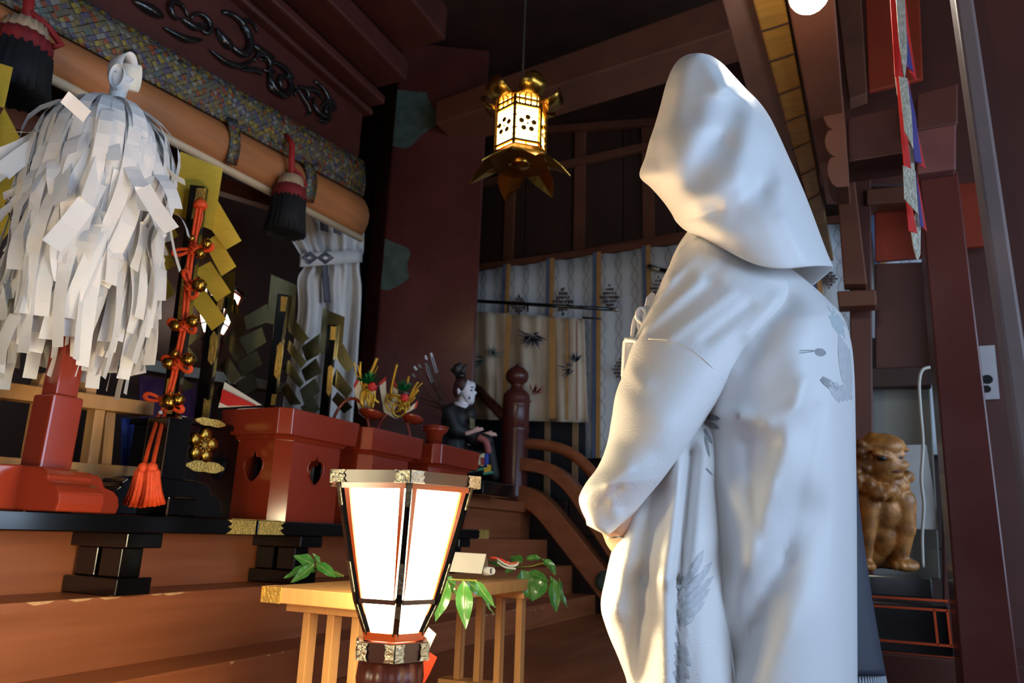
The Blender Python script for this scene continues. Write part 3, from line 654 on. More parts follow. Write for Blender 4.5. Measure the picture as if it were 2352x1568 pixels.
ornament('larger gold corded paper ornament with green tinsel and a red plum flower', dY(905, 940, 1.72),
    [([(886, 865, 0), (888, 920, 0), (899, 950, 0), (910, 962, 0), (882, 946, 0), (871, 882, 0)], [(886, 864, 0), (887, 873, 0), (872, 886, 0), (871, 879, 0)]),
     ([(905, 872, .03), (914, 889, .03), (912, 930, .03), (900, 955, .03), (890, 935, .03)], [(905, 872, .03), (915, 890, .03), (911, 896, .03), (903, 882, .03)]),
     ([(909, 963, -.01), (961, 919, -.01), (954, 937, -.01), (930, 950, -.01)], [(961, 918, -.01), (957, 935, -.01), (951, 938, -.01), (956, 924, -.01)])],
    None, (926, 898), (930, 913),
    [([(912, 836), (906, 860), (899, 892), (898, 920)], .006), ([(960, 877), (950, 893), (938, 920)], .005), ([(970, 879), (955, 895), (942, 915)], .0028), ([(939, 864), (936, 878)], .005), ([(961, 895), (950, 908), (936, 922)], .006),
     ([(888, 905), (903, 911), (916, 912)], .006), ([(920, 914), (919, 930), (915, 942)], .006), ([(924, 912), (930, 930), (934, 944)], .005), ([(953, 912), (945, 922), (930, 928)], .004)],
    [(904, 928, 19, 17, 4), (918, 938, 16, 18, -3), (910, 918, 22, 12, 4), (932, 932, 8, 10, 0)], (905, 960))
# lid-like red cups resting on the stands
def lid(px, py, d, label, tilt=0, r=.05):
    c = at(px, py, d); o = MB().lathe([(r*.35, 0), (r*.6, .004), (r, .018), (r*.98, .022), (r*.55, .012), (.001, .009)], c-V((0, 0, .012)), 24, (tilt, 0, 1)).build('sake_cup', redlac, smooth=True)
    tag(o, label, 'cup', group='red sake cups on the stands'); return o
lid(850, 953, dY(850, 953, 1.68), 'shallow red sake cup tilted under the smaller gold corded ornament', .25); lid(944, 964, dY(944, 964, 1.68), 'shallow red sake cup tilted under the larger gold corded ornament', .3)
t = thing('lidded_bowl', 'low round red lacquer bowl with a lid before the warrior doll', 'bowl', onY(998, 988, 1.72))
c = onY(998, 984, 1.72); MB().lathe([(.03, ZS-.078-c.z), (.04, -.03), (.06, -.012), (.062, .0)], c, 26).build('bowl', redlac, t, smooth=True)
MB().lathe([(.066, .001), (.066, .006), (.05, .012), (.03, .013)], c, 26).build('lid', redlac, t, smooth=True)

# ------------------------------------------------------------------ gohei wands of metal plates
def px_quad(q, d, tilt=0):  # a plate of real thickness, its corners surveyed at their distances
    return [at(x, y, d+tilt*k) for k, (x, y) in enumerate(q)]
def slabpole(t, a, b, w, th, m):
    MB().bar(a, b, w, th, upv=-fw).build('pole', m, t, bevel=.003)
def gilt(parent, pts, d, name='gilt_mount'):
    MB().plate([at(x, y, d) for x, y in pts], .003, -fw).build(name, gold_m, parent)
def gohei(label, d, plates, pole, mounts, pm, group, base, zb=None):
    t = thing('gohei', label, 'ritual wand', base, group=group)
    for k, (q, dd) in enumerate(plates): MB().plate(px_quad(q, d+dd), .0012, -fw).build('plate', pm, t)
    a, b = pole; A = at(a[0], a[1], d); B = at(b[0], b[1], d)
    if zb is not None: B = A+(B-A)*((zb-A.z)/(B.z-A.z))
    slabpole(t, A, B, pole_w*d/1680, .03, blacklac)
    for q in mounts: gilt(t, q, d-.0165)
    return t
pole_w = 34
dg = 2.12
tg = gohei('gold plated zigzag wand hung with the orange bell cord', dg,
  [([(415, 348), (512, 388), (490, 530), (395, 490)], .022),
   ([(497, 455), (555, 553), (520, 573), (480, 520)], .034), ([(498, 538), (543, 612), (509, 634), (469, 557)], .046), ([(484, 600), (531, 671), (498, 693), (446, 620)], .058), ([(469, 663), (520, 734), (487, 759), (437, 689)], .07),
   ([(406, 414), (398, 487), (373, 493), (366, 440)], .034), ([(384, 493), (410, 542), (355, 571), (345, 508)], .046), ([(380, 561), (404, 610), (345, 638), (338, 577)], .058), ([(380, 628), (402, 675), (340, 712), (333, 650)], .07)],
  ((458, 428), (372, 1095)), [[(453, 432), (474, 432), (462, 500), (440, 503)], [(428, 605), (438, 612), (424, 734), (408, 734), (420, 625)], [(385, 870), (404, 862), (395, 950), (374, 950)], [(408, 955), (415, 955), (418, 968), (410, 970)]], goldfoil, None, at(350, 1160, dg))
# second gold wand at the far left, behind the streamers
pole_w = 40
gohei('gold plated zigzag wand partly behind the white paper streamers', 1.85,
  [([(-50, 130), (30, 155), (10, 248), (-60, 230)], .02), ([(10, 248), (72, 365), (38, 398), (-20, 300)], .03), ([(-10, 330), (45, 420), (10, 470), (-40, 400)], .04), ([(0, 440), (30, 520), (0, 560), (-40, 480)], .05)],
  ((-30, 190), (-130, 1095)), [[(-35, 200), (-20, 200), (-28, 260), (-44, 260)]], goldfoil, None, at(-130, 1150, 1.85), ZT)
pole_w = 30
def darkgohei(label, d, plates, pole, mounts, z0):
    b = at(pole[1][0], pole[1][1], d)
    return gohei(label, d, plates, pole, mounts, silverfoil, 'dark silver zigzag wands', (b.x, b.y, z0), z0+.001)
d1 = 2.45
darkgohei('dark silver zigzag wand standing on the black box with the plum emblem', d1,
  [([(515, 628), (541, 622), (536, 720), (500, 700)], .03), ([(505, 679), (541, 687), (567, 761), (545, 778)], .04), ([(514, 781), (537, 759), (563, 814), (541, 830)], .05), ([(504, 840), (524, 818), (555, 863), (533, 883)], .06), ([(496, 900), (520, 872), (548, 912), (520, 935)], .07),
   ([(427, 750), (459, 773), (435, 793), (418, 785)], .04), ([(430, 792), (458, 826), (425, 850), (405, 820)], .05), ([(408, 859), (449, 887), (402, 908), (395, 875)], .06)],
  ((500, 680), (462, 975)), [[(503, 684), (515, 684), (508, 712), (497, 712)], [(484, 772), (492, 760), (500, 772), (494, 828), (486, 838), (478, 828)], [(470, 914), (478, 920), (486, 914), (480, 960), (464, 960)]], ZT)
d2 = 2.9; pole_w = 24
darkgohei('dark silver zigzag wand with the bright blue sheen on its top plate', d2,
  [([(623, 630), (682, 655), (675, 755), (612, 741)], .02), ([(561, 728), (614, 697), (614, 740), (567, 757)], .03), ([(549, 777), (602, 751), (612, 785), (569, 814)], .04), ([(545, 830), (590, 804), (602, 836), (557, 867)], .05), ([(541, 879), (582, 855), (594, 889), (553, 912)], .06),
   ([(669, 722), (710, 777), (692, 791), (655, 753)], .03), ([(665, 781), (704, 830), (692, 846), (655, 797)], .04), ([(663, 826), (698, 879), (688, 891), (650, 846)], .05), ([(661, 879), (692, 928), (667, 930), (645, 895)], .06)],
  ((652, 676), (612, 1010)), [[(646, 680), (660, 682), (656, 715), (644, 715)], [(637, 795), (644, 785), (650, 796), (644, 860), (637, 872), (630, 860)], [(625, 905), (636, 905), (632, 930), (622, 930)]], ZD)
d3 = 3.35; pole_w = 21
darkgohei('dark silver zigzag wand nearest the red pillar', d3,
  [([(741, 707), (792, 728), (784, 826), (733, 810)], .02), ([(692, 797), (735, 765), (733, 814), (704, 830)], .03), ([(692, 850), (726, 822), (739, 855), (702, 877)], .04), ([(688, 895), (724, 867), (735, 899), (698, 928)], .05), ([(690, 935), (720, 910), (735, 940), (705, 960)], .06),
   ([(788, 789), (814, 838), (798, 857), (772, 822)], .03), ([(773, 846), (810, 895), (796, 915), (760, 880)], .04), ([(775, 899), (810, 935), (790, 950), (762, 918)], .05)],
  ((764, 746), (738, 1030)), [[(760, 749), (772, 750), (769, 780), (758, 780)], [(754, 843), (760, 838), (766, 846), (761, 900), (755, 910), (750, 900)]], ZD)

# ------------------------------------------------------------------ bell cord hanging on the gold wand
tb = thing('bell_cord', 'orange knotted cord with brass bells hanging down the gold zigzag wand', 'bell cord', at(332, 1160, 1.9))
db = 2.06
path = [(459, 465), (450, 520), (443, 560), (436, 600), (432, 640), (428, 690), (424, 735), (414, 790), (406, 830), (398, 870), (385, 915), (374, 950)]
for off in (-4.2, 4.2):
    MB().tube(catmull([at(x+off, y, db) for x, y in path], 50), .0046, 8).build('cord', orange, tb, smooth=True)
for off in (-8, 0, 8): MB().tube([at(459+off*.8, 470, db), at(455+off, 505, db), at(447+off*.3, 550, db)], .0028, 6).build('cord_end', orange, tb, smooth=True)
MB().lathe([(.017, 0), (.02, .01), (.012, .024), (.004, .03)], at(459, 478, db-.004), 14).build('knot', orange, tb, smooth=True)
MB().tube([at(459+9*cos(a), 462+7*sin(a), db-.004) for a in [2*pi*k/14 for k in range(14)]], .0018, 6, closed=True).build('ring', brass, tb, smooth=True)
def bell(cx, cy, r, d):
    c = at(cx, cy, d); rr = r*d/1680
    b = MB().ball(c, rr, 18, 12).build('bell', brass, tb, smooth=True)
    MB().tube([c+rt*rr*1.01*cos(a)+up*rr*.12-fw*rr*1.01*sin(a) for a in [2*pi*k/24 for k in range(24)]], rr*.07, 6, closed=True).build('bell_seam', brass, b, smooth=True)
    MB().tube([c+rt*rr*.45-up*rr*.25-fw*rr*.87, c+rt*rr*.0-up*rr*.5-fw*rr*.9, c-rt*rr*.45-up*rr*.25-fw*rr*.87], rr*.07, 6).build('bell_slit', hairm, b, smooth=True)
    MB().lathe([(rr*.16, rr*.95), (rr*.2, rr*1.15), (rr*.08, rr*1.25)], c, 10).build('bell_loop', brass, b, smooth=True)
def knot(cx, cy, l1, l2, bells, ang=0):
    # double bow knot with two loops
    for (ex, ey, wd) in (l1, l2):
        for s_ in (1, .78):
            v = V((ex-cx, ey-cy, 0)); L_ = v.length; u = v/L_; n = V((-u.y, u.x, 0)); pts = []
            for k in range(17):
                a = k/16; w_ = wd*s_*sin(pi*a)*(.55+.75*(1-abs(2*a-1)))*.62*(1 if a < .5 else 1)
                along = L_*(1-(2*a-1)**2)*s_**.4
                side = wd*s_*sin(2*pi*a)*.62
                q = V((cx, cy, 0))+u*along+n*side; pts.append(at(q.x, q.y, db-.012-.006*sin(pi*a)))
            MB().tube(pts, .0043, 7).build('bow_loop', orange, tb, smooth=True)
    MB().tube([at(cx+9*cos(a), cy+10*sin(a), db-.016+.006*sin(2*a)) for a in [2*pi*k/14 for k in range(14)]], .0048, 7, closed=True).build('knot', orange, tb, smooth=True)
    MB().tube([at(cx-12, cy-8, db-.018), at(cx, cy, db-.024), at(cx+12, cy+8, db-.018)], .0048, 7).build('knot', orange, tb, smooth=True)
    MB().tube([at(cx+12, cy-9, db-.018), at(cx+1, cy+2, db-.026), at(cx-10, cy+9, db-.018)], .0048, 7).build('knot', orange, tb, smooth=True)
    for (bx, by, r) in bells: bell(bx, by, r, db-.02)
knot(446, 572, (396, 582, 12), (490, 566, 14), [(440, 547, 8), (475, 560, 12), (459, 582, 12)])
knot(436, 655, (424, 620, 12), (446, 684, 16), [(457, 655, 17)])
knot(420, 748, (386, 738, 13), (449, 760, 12), [(403, 748, 13), (443, 738, 15)])
knot(406, 836, (373, 822, 14), (440, 850, 13), [(401, 812, 10), (387, 834, 14), (432, 826, 16)])
knot(378, 920, (331, 908, 13), (421, 943, 13), [(389, 923, 19), (409, 918, 15)])
for off, e0 in ((-6, (330, 1075)), (6, (349, 1075))):
    MB().tube(catmull([at(372+off, 950, db), at(362+off*1.2, 985, db-.12), at(350+off*1.5, 1030, db-.24), at(e0[0], e0[1], db-.31)], 16), .0052, 8).build('cord', orange, tb, smooth=True)
for (tx, sk, lean) in ((330, 1, -16), (349, 2, -2)):
    d_ = db-.31; top = at(tx, 1074, d_); bot = at(tx+lean, 1160, d_); ax = (bot-top); L_ = ax.length; az = -ax.normalized()
    k_ = MB().ball(top, .0135, 14, 10).build('tassel_knot', orange, tb, smooth=True)
    MB().lathe([(.01, -.0), (.017, -.1*L_), (.018, -.3*L_), (.022, -.65*L_), (.03, -.97*L_), (.005, -.96*L_)], top, 48, az, flute=lambda a, s_=sk: 1+.12*cos(16*a)+.05*sin(7*a+s_)).build('tassel', orange, tb, smooth=True)
MB().ball(at(369, 947, db-.02), .006, 8, 6).build('pearl', paperw, tb, smooth=True)

# ------------------------------------------------------------------ black box with a gilt plum emblem, black scroll foot stands
YB = 1.81
a = onY(405, 1040, YB).x; b = onY(566, 1040, YB).x; z1 = onY(480, 968, YB).z
t = thing('black_box', 'black lacquer box with a gilt plum blossom emblem', 'box', ((a+b)/2, YB+.1, ZT))
MB().span(a, b, YB, YB+.2, ZT, z1-.016).build('body', blacklac, t, bevel=.003)
MB().span(a-.012, b+.012, YB-.012, YB+.21, z1-.018, z1).build('lid', blacklac, t, bevel=.003)
c = onY(468, 1022, YB-.006)
for k in range(5):
    an = pi/2+2*pi*k/5-.12; MB().ball(c+V((.034*cos(an), 0, .034*sin(an))), (.0215, .01, .0215), 16, 10).build('petal', gold_m if False else brass, t, smooth=True)
m = MB(); m.ball(c, (.008, .008, .008), 10, 8)
for k in range(10):
    an = 2*pi*k/10; q = c+V((.02*cos(an), -.007, .02*sin(an))); m.ball(q, .0032, 6, 5); m.tube([c+V((0, -.006, 0)), q], .0012, 4)
m.build('stamens', gold_m, t, smooth=True)
def lens(cx, cz, hw, hh): return [(cx+hw*cos(2*pi*k/20), cz+hh*sin(2*pi*k/20)*(1+.15*cos(6*2*pi*k/20))) for k in range(20)]
p1 = onY(470, 1072, YB); MB().prism(lens(p1.x, p1.z, .075, .017), (0, YB-.001, 0), (1, 0, 0), (0, 0, 1), (0, -1, 0), .004).build('gilt_mount', gold_m, t)
p1 = onY(482, 970, YB-.013); MB().prism(lens(p1.x, p1.z, .06, .012), (0, YB-.0135, 0), (1, 0, 0), (0, 0, 1), (0, -1, 0), .004).build('gilt_mount', gold_m, t)
for py in (1000, 1055):
    p1 = onY(556, py, YB); MB().prism([(p1.x-.014, p1.z-.02), (p1.x+.014, p1.z-.02), (p1.x+.014, p1.z+.02), (p1.x-.014, p1.z+.016), (p1.x-.006, p1.z)], (0, YB-.001, 0), (1, 0, 0), (0, 0, 1), (0, -1, 0), .004).build('gilt_mount', gold_m, t)

def scrollfoot(prof_s, xc, y0, y1, m, t, name='foot'):
    poly = [(xc+s*u, ZT+w) for s in (1,) for u, w in prof_s]+[(xc-u, ZT+w) for u, w in reversed(prof_s)]
    MB().prism(poly, (0, y0, 0), (1, 0, 0), (0, 0, 1), (0, 1, 0), y1-y0).build(name, m, t, bevel=.004)
PF = [(.20, .0), (.205, .02), (.2, .042), (.185, .056), (.16, .064), (.152, .07), (.15, .08), (.135, .092), (.1, .1), (.05, .102)]
xg = onY(352, 1120, 1.72).x
t = thing('wand_stand', 'black lacquer scroll footed stand holding the gold zigzag wand', 'stand', (xg, 1.75, ZT))
scrollfoot([(u*.95, w*.98) for u, w in PF], xg, 1.66, 1.75, blacklac, t, 'foot')
MB().span(xg-.05, xg+.05, 1.60, 1.80, ZT, ZT+.05).build('cross_foot', blacklac, t, bevel=.006)
MB().span(xg-.03, xg+.05, 1.665, 1.745, ZT+.09, onY(370, 960, 1.72).z).build('socket', blacklac, t, bevel=.004)

# ------------------------------------------------------------------ paper streamer wand and its red stand
Y0 = 1.62
xo = onY(206, 550, Y0).x
PX = lambda z: xo
t = thing('red_stand', 'red lacquer scroll footed stand with a square post under the paper streamers', 'stand', (xo, Y0, ZT))
scrollfoot([(u*.92, w*.9) for u, w in PF], xo-.03, Y0-.05, Y0+.05, redlac, t, 'foot')
poly = [(Y0+v*.9, ZT+w*.9) for v, w in PF]+[(Y0-v*.9, ZT+w*.9) for v, w in reversed(PF)]
MB().prism(poly, (xo-.08, 0, 0), (0, 1, 0), (0, 0, 1), (1, 0, 0), .1).build('foot', redlac, t, bevel=.004)
zc = onY(160, 915, Y0).z
MB().span(xo-.036, xo+.036, Y0-.036, Y0+.036, ZT+.085, zc).build('post', redlac, t, bevel=.005)
MB().span(xo-.026, xo+.026, Y0-.026, Y0+.026, zc, zc+.17).build('pole_socket', redlac, t, bevel=.003)
zt = onY(285, 186, Y0).z
th = thing('paper_streamer_wand', 'bushy wand of hanging white paper streamers on the red stand', 'ritual wand', (xo, Y0, zc+.16))
MB().tube([V((xo, Y0, zc+.16)), V((xo, Y0, zt+.01))], .013, 10).build('pole', hinoki, th, smooth=True)
# paper knot on top
def loopstrip(o, ex, h, w, name, m=paperw, ox=0):
    pts = [o+ex*(.5*h*sin(2*pi*k/18)*.5)+V((0, 0, h*(.5-.5*cos(2*pi*k/18)))) for k in range(19)]
    MB().ribbon(pts, V((0, 0, 1)).cross(ex), w).build(name, m, th, smooth=True, solid=.0012)
loopstrip(V((xo, Y0, zt-.015)), V((1, 0, 0)), .085, .055, 'paper_loop'); loopstrip(V((xo+.02, Y0, zt-.02)), V((.8, .6, 0)), .075, .05, 'paper_loop', washi)
loopstrip(V((xo-.01, Y0-.01, zt-.045)), V((.6, -.8, 0)), .065, .045, 'paper_loop')
MB().lathe([(.03, -.1), (.018, -.06), (.02, -.03), (.028, .0)], (xo, Y0, zt), 14).build('paper_wrap', paperw, th)
RMAX = .152; LEN = zt-.03-onY(170, 890, Y0).z-.055
def streamer_mesh(k):
    r = random.Random(100+k)
    R_ = (.04, .075, .10, .12, .14, .155, .146, .152)[k % 8]*r.uniform(.95, 1.03); L_ = LEN*r.uniform(.84, 1.02)*(1-.22*(k % 3 == 0))
    pts = []; wd = []; n = 22; tw = r.uniform(-.7, .7); ph = r.uniform(0, 6); kink = [r.uniform(-.35, .35) for _ in range(6)]; hd_ = .12+.45*(.152-R_)
    for i in range(n):
        s_ = i/(n-1); q = min(1, s_/.28)
        rad = .012+(R_-.012)*sin(q*pi/2); z = -.005-hd_*(1-cos(q*pi/2))-.03*q if s_ < .28 else -.005-hd_-.03-(L_-hd_-.035)*((s_-.28)/.72)
        seg = min(5, int(s_*6)); f = s_*6-seg; a = kink[seg]*(1-f)+kink[min(5, seg+1)]*f
        sway = .03*s_*sin(ph)+.012*sin(ph+s_*7)
        pts.append(V((rad+.008*sin(ph*3+s_*11), sway, z)))
        tt = tw*max(0, s_-.2)+a*2*s_
        wd.append(V((sin(tt), cos(tt), 0)))
    w = r.uniform(.026, .038)
    m = MB().ribbon(pts, wd, [w*(.6+.4*min(1, i/5)) for i in range(n)]); me = m.mesh('streamer'); me.materials.append(paperw); return me
def shard_mesh(k):   # zigzag-folded strip hanging from the canopy: three or four leaves with sharp folds
    r = random.Random(500+k); w = r.uniform(.028, .04); pts = []; wd = []
    z = 0; x = 0; y = 0; a = r.uniform(-.4, .4); segs = r.choice((1, 2, 2, 3))
    for s_ in range(segs):
        L_ = r.uniform(.07, .14); a2 = a+r.uniform(-.6, .6); t2 = r.uniform(-.4, .4); cv = r.uniform(-.014, .014)
        for q in range(5):
            f = q/4; pts.append(V((x+cv*sin(pi*f), y+f*L_*sin(t2), z-f*L_*cos(t2)))); wd.append(V((sin(a2)*.8, cos(a2), sin(t2)*.8)).normalized())
        x, y, z = pts[-1]; a = a2
    m = MB().ribbon(pts, wd, w); me = m.mesh('streamer_leaf'); me.materials.append(paperw); return me
SM = [streamer_mesh(k) for k in range(32)]; SH = [shard_mesh(k) for k in range(24)]
top = V((xo, Y0, zt-.06))
for i in range(185):
    o = bpy.data.objects.new('streamer', SM[i % 32]); COL.objects.link(o); o.parent = th
    o.location = top-V(th.location)+V((0, 0, rng.uniform(-.03, .0))); s_ = rng.uniform(.95, 1.04)
    o.rotation_euler = (rng.uniform(-.03, .03), rng.uniform(-.03, .03), 2*pi*i*.618034+rng.uniform(-.1, .1)); o.scale = (s_, s_, rng.uniform(.95, 1.03))
for i in range(110):
    v = rng.random()**.8; ang = 2*pi*i*.618034*1.7; hz = -.04-(LEN-.34)*v
    Rr = RMAX*(sin(min(1, (-hz+.0)/.26)*pi/2))*rng.uniform(.95, 1.05) if hz > -.26 else RMAX*rng.uniform(.86, 1.04)
    o = bpy.data.objects.new('streamer', SH[i % 24]); COL.objects.link(o); o.parent = th
    o.location = top-V(th.location)+V((Rr*cos(ang), Rr*sin(ang), hz)); lean = 1.0*max(0, 1-(-hz-.0)/.22)
    o.rotation_euler = (Matrix.Rotation(ang+rng.uniform(-.4, .4), 3, 'Z') @ Matrix.Rotation(-lean, 3, 'Y')).to_euler()
o = MB().ribbon([at(200, 268, 1.6), at(160, 232, 1.58), at(148, 222, 1.57)], (rt*.6+up*.8).normalized(), .03).build('streamer', paperw, th, solid=.001)

# ------------------------------------------------------------------ pale wooden rack behind the streamers
YR = 1.9
def rp(x, y): return onY(x, y, YR)
t = thing('wooden_rack', 'pale wooden slatted rack on the table behind the paper streamers', 'rack', V((rp(150, 1100).x, YR, ZT)))
MB().bar(rp(-150, 878), rp(338, 940), .06, abs(rp(335, 930).z-rp(335, 952).z)*1.0+.012).build('top_rail', hinoki, t, bevel=.003)
MB().bar(rp(-150, 1062), rp(306, 1090), .06, .045).build('bottom_rail', hinoki, t, bevel=.003)
for (x0, x1, y0, y1) in ((95, 68, 910, 1060), (223, 203, 930, 1070), (-20, -45, 895, 1050)):
    MB().bar(rp(x0, y0), rp(x1, y1), .03, .036, upv=(0, 1, 0)).build('slat', hinoki, t, bevel=.002)
for (x0, x1, y0, y1) in ((262, 250, 940, 1080), (118, 96, 860, 915), (222, 212, 850, 930), (4, -2, 845, 900)):
    MB().bar(rp(x0, y0)+V((0, .03, 0)), rp(x1, y1)+V((0, .03, 0)), .03, .04, upv=(0, 1, 0)).build('upright', hinoki, t, bevel=.002)
MB().bar(rp(200, 1098), rp(322, 1104), .09, .02).build('foot_board', hinoki, t, bevel=.002)
o = MB().grid(lambda u, v: onY(280+70*u, 960+150*v, 2.15+.02*sin(9*u)), 8, 6).build('blue_cloth', blueb, None, smooth=True, solid=.006); tag(o, 'blue cloth seen behind the pale wooden rack', 'cloth')
o = MB().grid(lambda u, v: onY(320+130*u, 862+(250*v)+18*u*(1-v), 2.7+.03*sin(7*u)), 10, 6).build('purple_cloth', purple, None, smooth=True, solid=.006); tag(o, 'purple cloth in the dark behind the bell cord', 'cloth')
# lantern reflection between the plates, built below as a small lantern

# ------------------------------------------------------------------ paper lanterns on stands
def hexdir(az, k): return V((cos(az+k*pi/3), sin(az+k*pi/3), 0))
def bonbori(label, c, R, az, zt, glow, base_z):
    s = R/.146; t = thing('paper_lantern', label, 'lantern', (c.x, c.y, base_z))
    prof = [(0, 1.0), (-.07, .885), (-.145, .75), (-.222, .60), (-.285, .40)]
    prof = [(z*s, r*R) for z, r in prof]; o = V((c.x, c.y, zt))
    def pt(k, i, rr=1.0): z, r = prof[i]; return o+hexdir(az, k)*r*rr+V((0, 0, z))
    for k in range(6):
        for (i0, i1, nm) in ((0, 3, 'upper_pane'), (3, 4, 'lower_pane')):
            vs = []; fs = []
            for i in range(i0, i1+1): vs += [pt(k, i, .965), pt(k+1, i, .965)]
            for i in range(i1-i0): fs.append((2*i, 2*i+1, 2*i+3, 2*i+2))
            MB().add(vs, fs).build(nm, glow, t)
        # vertical corner post with orange lining and silver mounts
        d = hexdir(az, k); sd = V((-d.y, d.x, 0))
        vs = []; fs = []
        for i in range(5):
            p = pt(k, i)
            for a_, b_ in ((-.006, -.009), (.003, -.005), (.003, .005), (-.006, .009)): vs.append(p+d*a_*s+sd*b_*s)
        for i in range(4):
            for j in range(4): fs.append((i*4+j, i*4+(j+1) % 4, i*4+4+(j+1) % 4, i*4+4+j))
        fs += [(0, 1, 2, 3), (19, 18, 17, 16)]
        po = MB().add(vs, fs).build('corner_post', blacklac, t)
        for i in range(4):   # orange inner linings either side
            for sg in (-1, 1):
                A = pt(k, i); B = pt(k, i+1); nb_ = hexdir(az, k+sg)
                wa = (hexdir(az, k+sg)-d)
                MB().hexa([A+wa*.004*s+d*.001, A+wa*.13*prof[i][1], A+wa*.13*prof[i][1]-d*.012*s, A+wa*.012*s-d*.012*s, B+wa*.004*s+d*.001, B+wa*.13*prof[i+1][1], B+wa*.13*prof[i+1][1]-d*.012*s, B+wa*.012*s-d*.012*s]).build('lining', orangeframe, po)
        for i, f in ((0, .75), (2, .8), (3, .9)):
            A = pt(k, i, 1.018).lerp(pt(k, i+1, 1.018), .1); B = pt(k, i, 1.018).lerp(pt(k, i+1, 1.018), f)
            MB().bar(A, B, .011*s, .003*s, upv=d).build('silver_mount', mat('dull_silver_mount', (104, 98, 82), .5, .8, var=.2, nscale=80, bump=.8, bscale=170), po)
    def ring(i, rr, h, w, m, nm):
        vs = []; fs = []
        for k in range(6):
            p = pt(k, i, rr)
            d = hexdir(az, k); vs += [p-d*w+V((0, 0, -h/2)), p+d*w*.3+V((0, 0, -h/2)), p+d*w*.5+V((0, 0, h/2)), p-d*w+V((0, 0, h/2))]
        for k in range(6):
            for j in range(4): fs.append((k*4+j, k*4+(j+1) % 4, ((k+1) % 6)*4+(j+1) % 4, ((k+1) % 6)*4+j))
        return MB().add(vs, fs).build(nm, m, t)
    rim = ring(0, 1.06, .022*s, .016*s, mat('dark_red_lacquer', (62, 20, 17), .36, coat=.15), 'top_rim')
    ring(0, .97, .014*s, .012*s, orangeframe, 'rim_lining').location.z -= .014*s
    ring(3, .985, .009*s, .008*s, mat('dark_red_lacquer', (62, 18, 16)), 'cross_bar')
    ring(4, 1.02, .014*s, .012*s, orangeframe, 'bottom_lining')
    low = ring(4, 1.14, .034*s, .014*s, mat('dark_red_lacquer', (62, 18, 16)), 'collar'); low.location.z -= .026*s
    for k in range(6):
        for sg in (-1, 1):
            for (i, rr, dz, hh, L_) in ((0, 1.068, 0, .0225*s, .031*s), (4, 1.17, -.026*s, .03*s, .02*s)):
                A = pt(k, i, rr)+hexdir(az, k)*.0055*s+V((0, 0, dz)); e = (pt(k+sg, i, rr)-pt(k, i, rr)).normalized(); n = (hexdir(az, k)+hexdir(az, k+sg)).normalized()
                MB().prism([(0, -hh/2), (L_, -hh/2), (L_*.84, -hh/4), (L_*.96, 0), (L_*.84, hh/4), (L_, hh/2), (0, hh/2)], A, e, (0, 0, 1), n, .003*s).build('silver_corner', silver, rim if i == 0 else low)
    zb = zt-.33*s
    MB().lathe([(.04*s, zb), (.057*s, zb-.0), (.06*s, zb-.03*s), (.055*s, zb-.07*s), (.04*s, zb-.12*s), (.026*s, zb-.16*s), (.02*s, zb-.19*s)][::-1], (c.x, c.y, 0), 72, flute=lambda a: 1+.075*abs(cos(6*a))).build('fluted_cup', mat('fluted_brown_lacquer', (88, 40, 28), .35), t, smooth=True)
    MB().tube([V((c.x, c.y, base_z+.03)), V((c.x, c.y, zb-.18*s))], .018*s, 12).build('stem', mat('fluted_brown_lacquer', (88, 40, 28)), t, smooth=True)
    MB().lathe([(.15*s, 0), (.15*s, .02), (.1*s, .03), (.03*s, .04)], (c.x, c.y, base_z), 6).build('base', mat('dark_red_lacquer', (62, 18, 16)), t)
    return t
cL = at(928, 1100, 1.2)
az0 = math.atan2(-cL.y, -cL.x)+RAD(4)
bonbori('large lit hexagonal paper lantern on a stand in front of the wooden table', cL, .1195, az0, cL.z-.004, lampglow, ZL)
bonbori('added lit hexagonal paper lantern, out of view on the near landing beside the steps', V((.16, 1.02, cL.z)), .1195, az0+.4, cL.z-.004, lampglow, ZL)  # unseen second lantern, added to warm the bride's sleeve
cM = at(500, 700, 4.0)
bonbori('small lit paper lantern standing in for a lantern reflection between the gold and silver plates', cM, .125, az0-.3, at(500, 668, 4.0).z, glowrefl, ZD)  # glowing model in place of a mirrored lantern image

# ------------------------------------------------------------------ pale wooden table with leafy sprigs
tt = thing('offering_table', 'pale wooden offering table with slatted legs holding leafy sprigs', 'table', (1.6, .98, ZL))
TX0, TX1, TY0, TY1, TZ = 1.205, 2.03, .85, 1.11, .88
MB().span(TX0, TX1, TY0, TY1, TZ-.03, TZ).build('table_top', hinoki, tt, bevel=.002)
for lx in (1.30, 1.96):
    MB().span(lx-.028, lx+.028, TY0+.005, TY1-.005, TZ-.052, TZ-.0305).build('leg_cap', hinoki, tt, bevel=.002)
    MB().span(lx-.03, lx+.03, TY0, TY1, ZL+.0, ZL+.032).build('leg_base', hinoki, tt, bevel=.002)
    for k in range(4): y = TY0+.016+k*.062; MB().span(lx-.014, lx+.014, y, y+.018, ZL+.032, TZ-.052).build('leg', hinoki, tt, bevel=.0015)
for (cx, cy, ax_, ay_) in ((TX0, TY1, 1, -1), (TX1, TY0, -1, 1)):
    MB().box((cx+ax_*.02, cy-ay_*.0008, TZ-.015), (.044, .002, .031)).build('gilt_corner', gold_m, tt); MB().box((cx-ax_*.0008, cy+ay_*.022, TZ-.015), (.002, .05, .031)).build('gilt_corner', gold_m, tt)

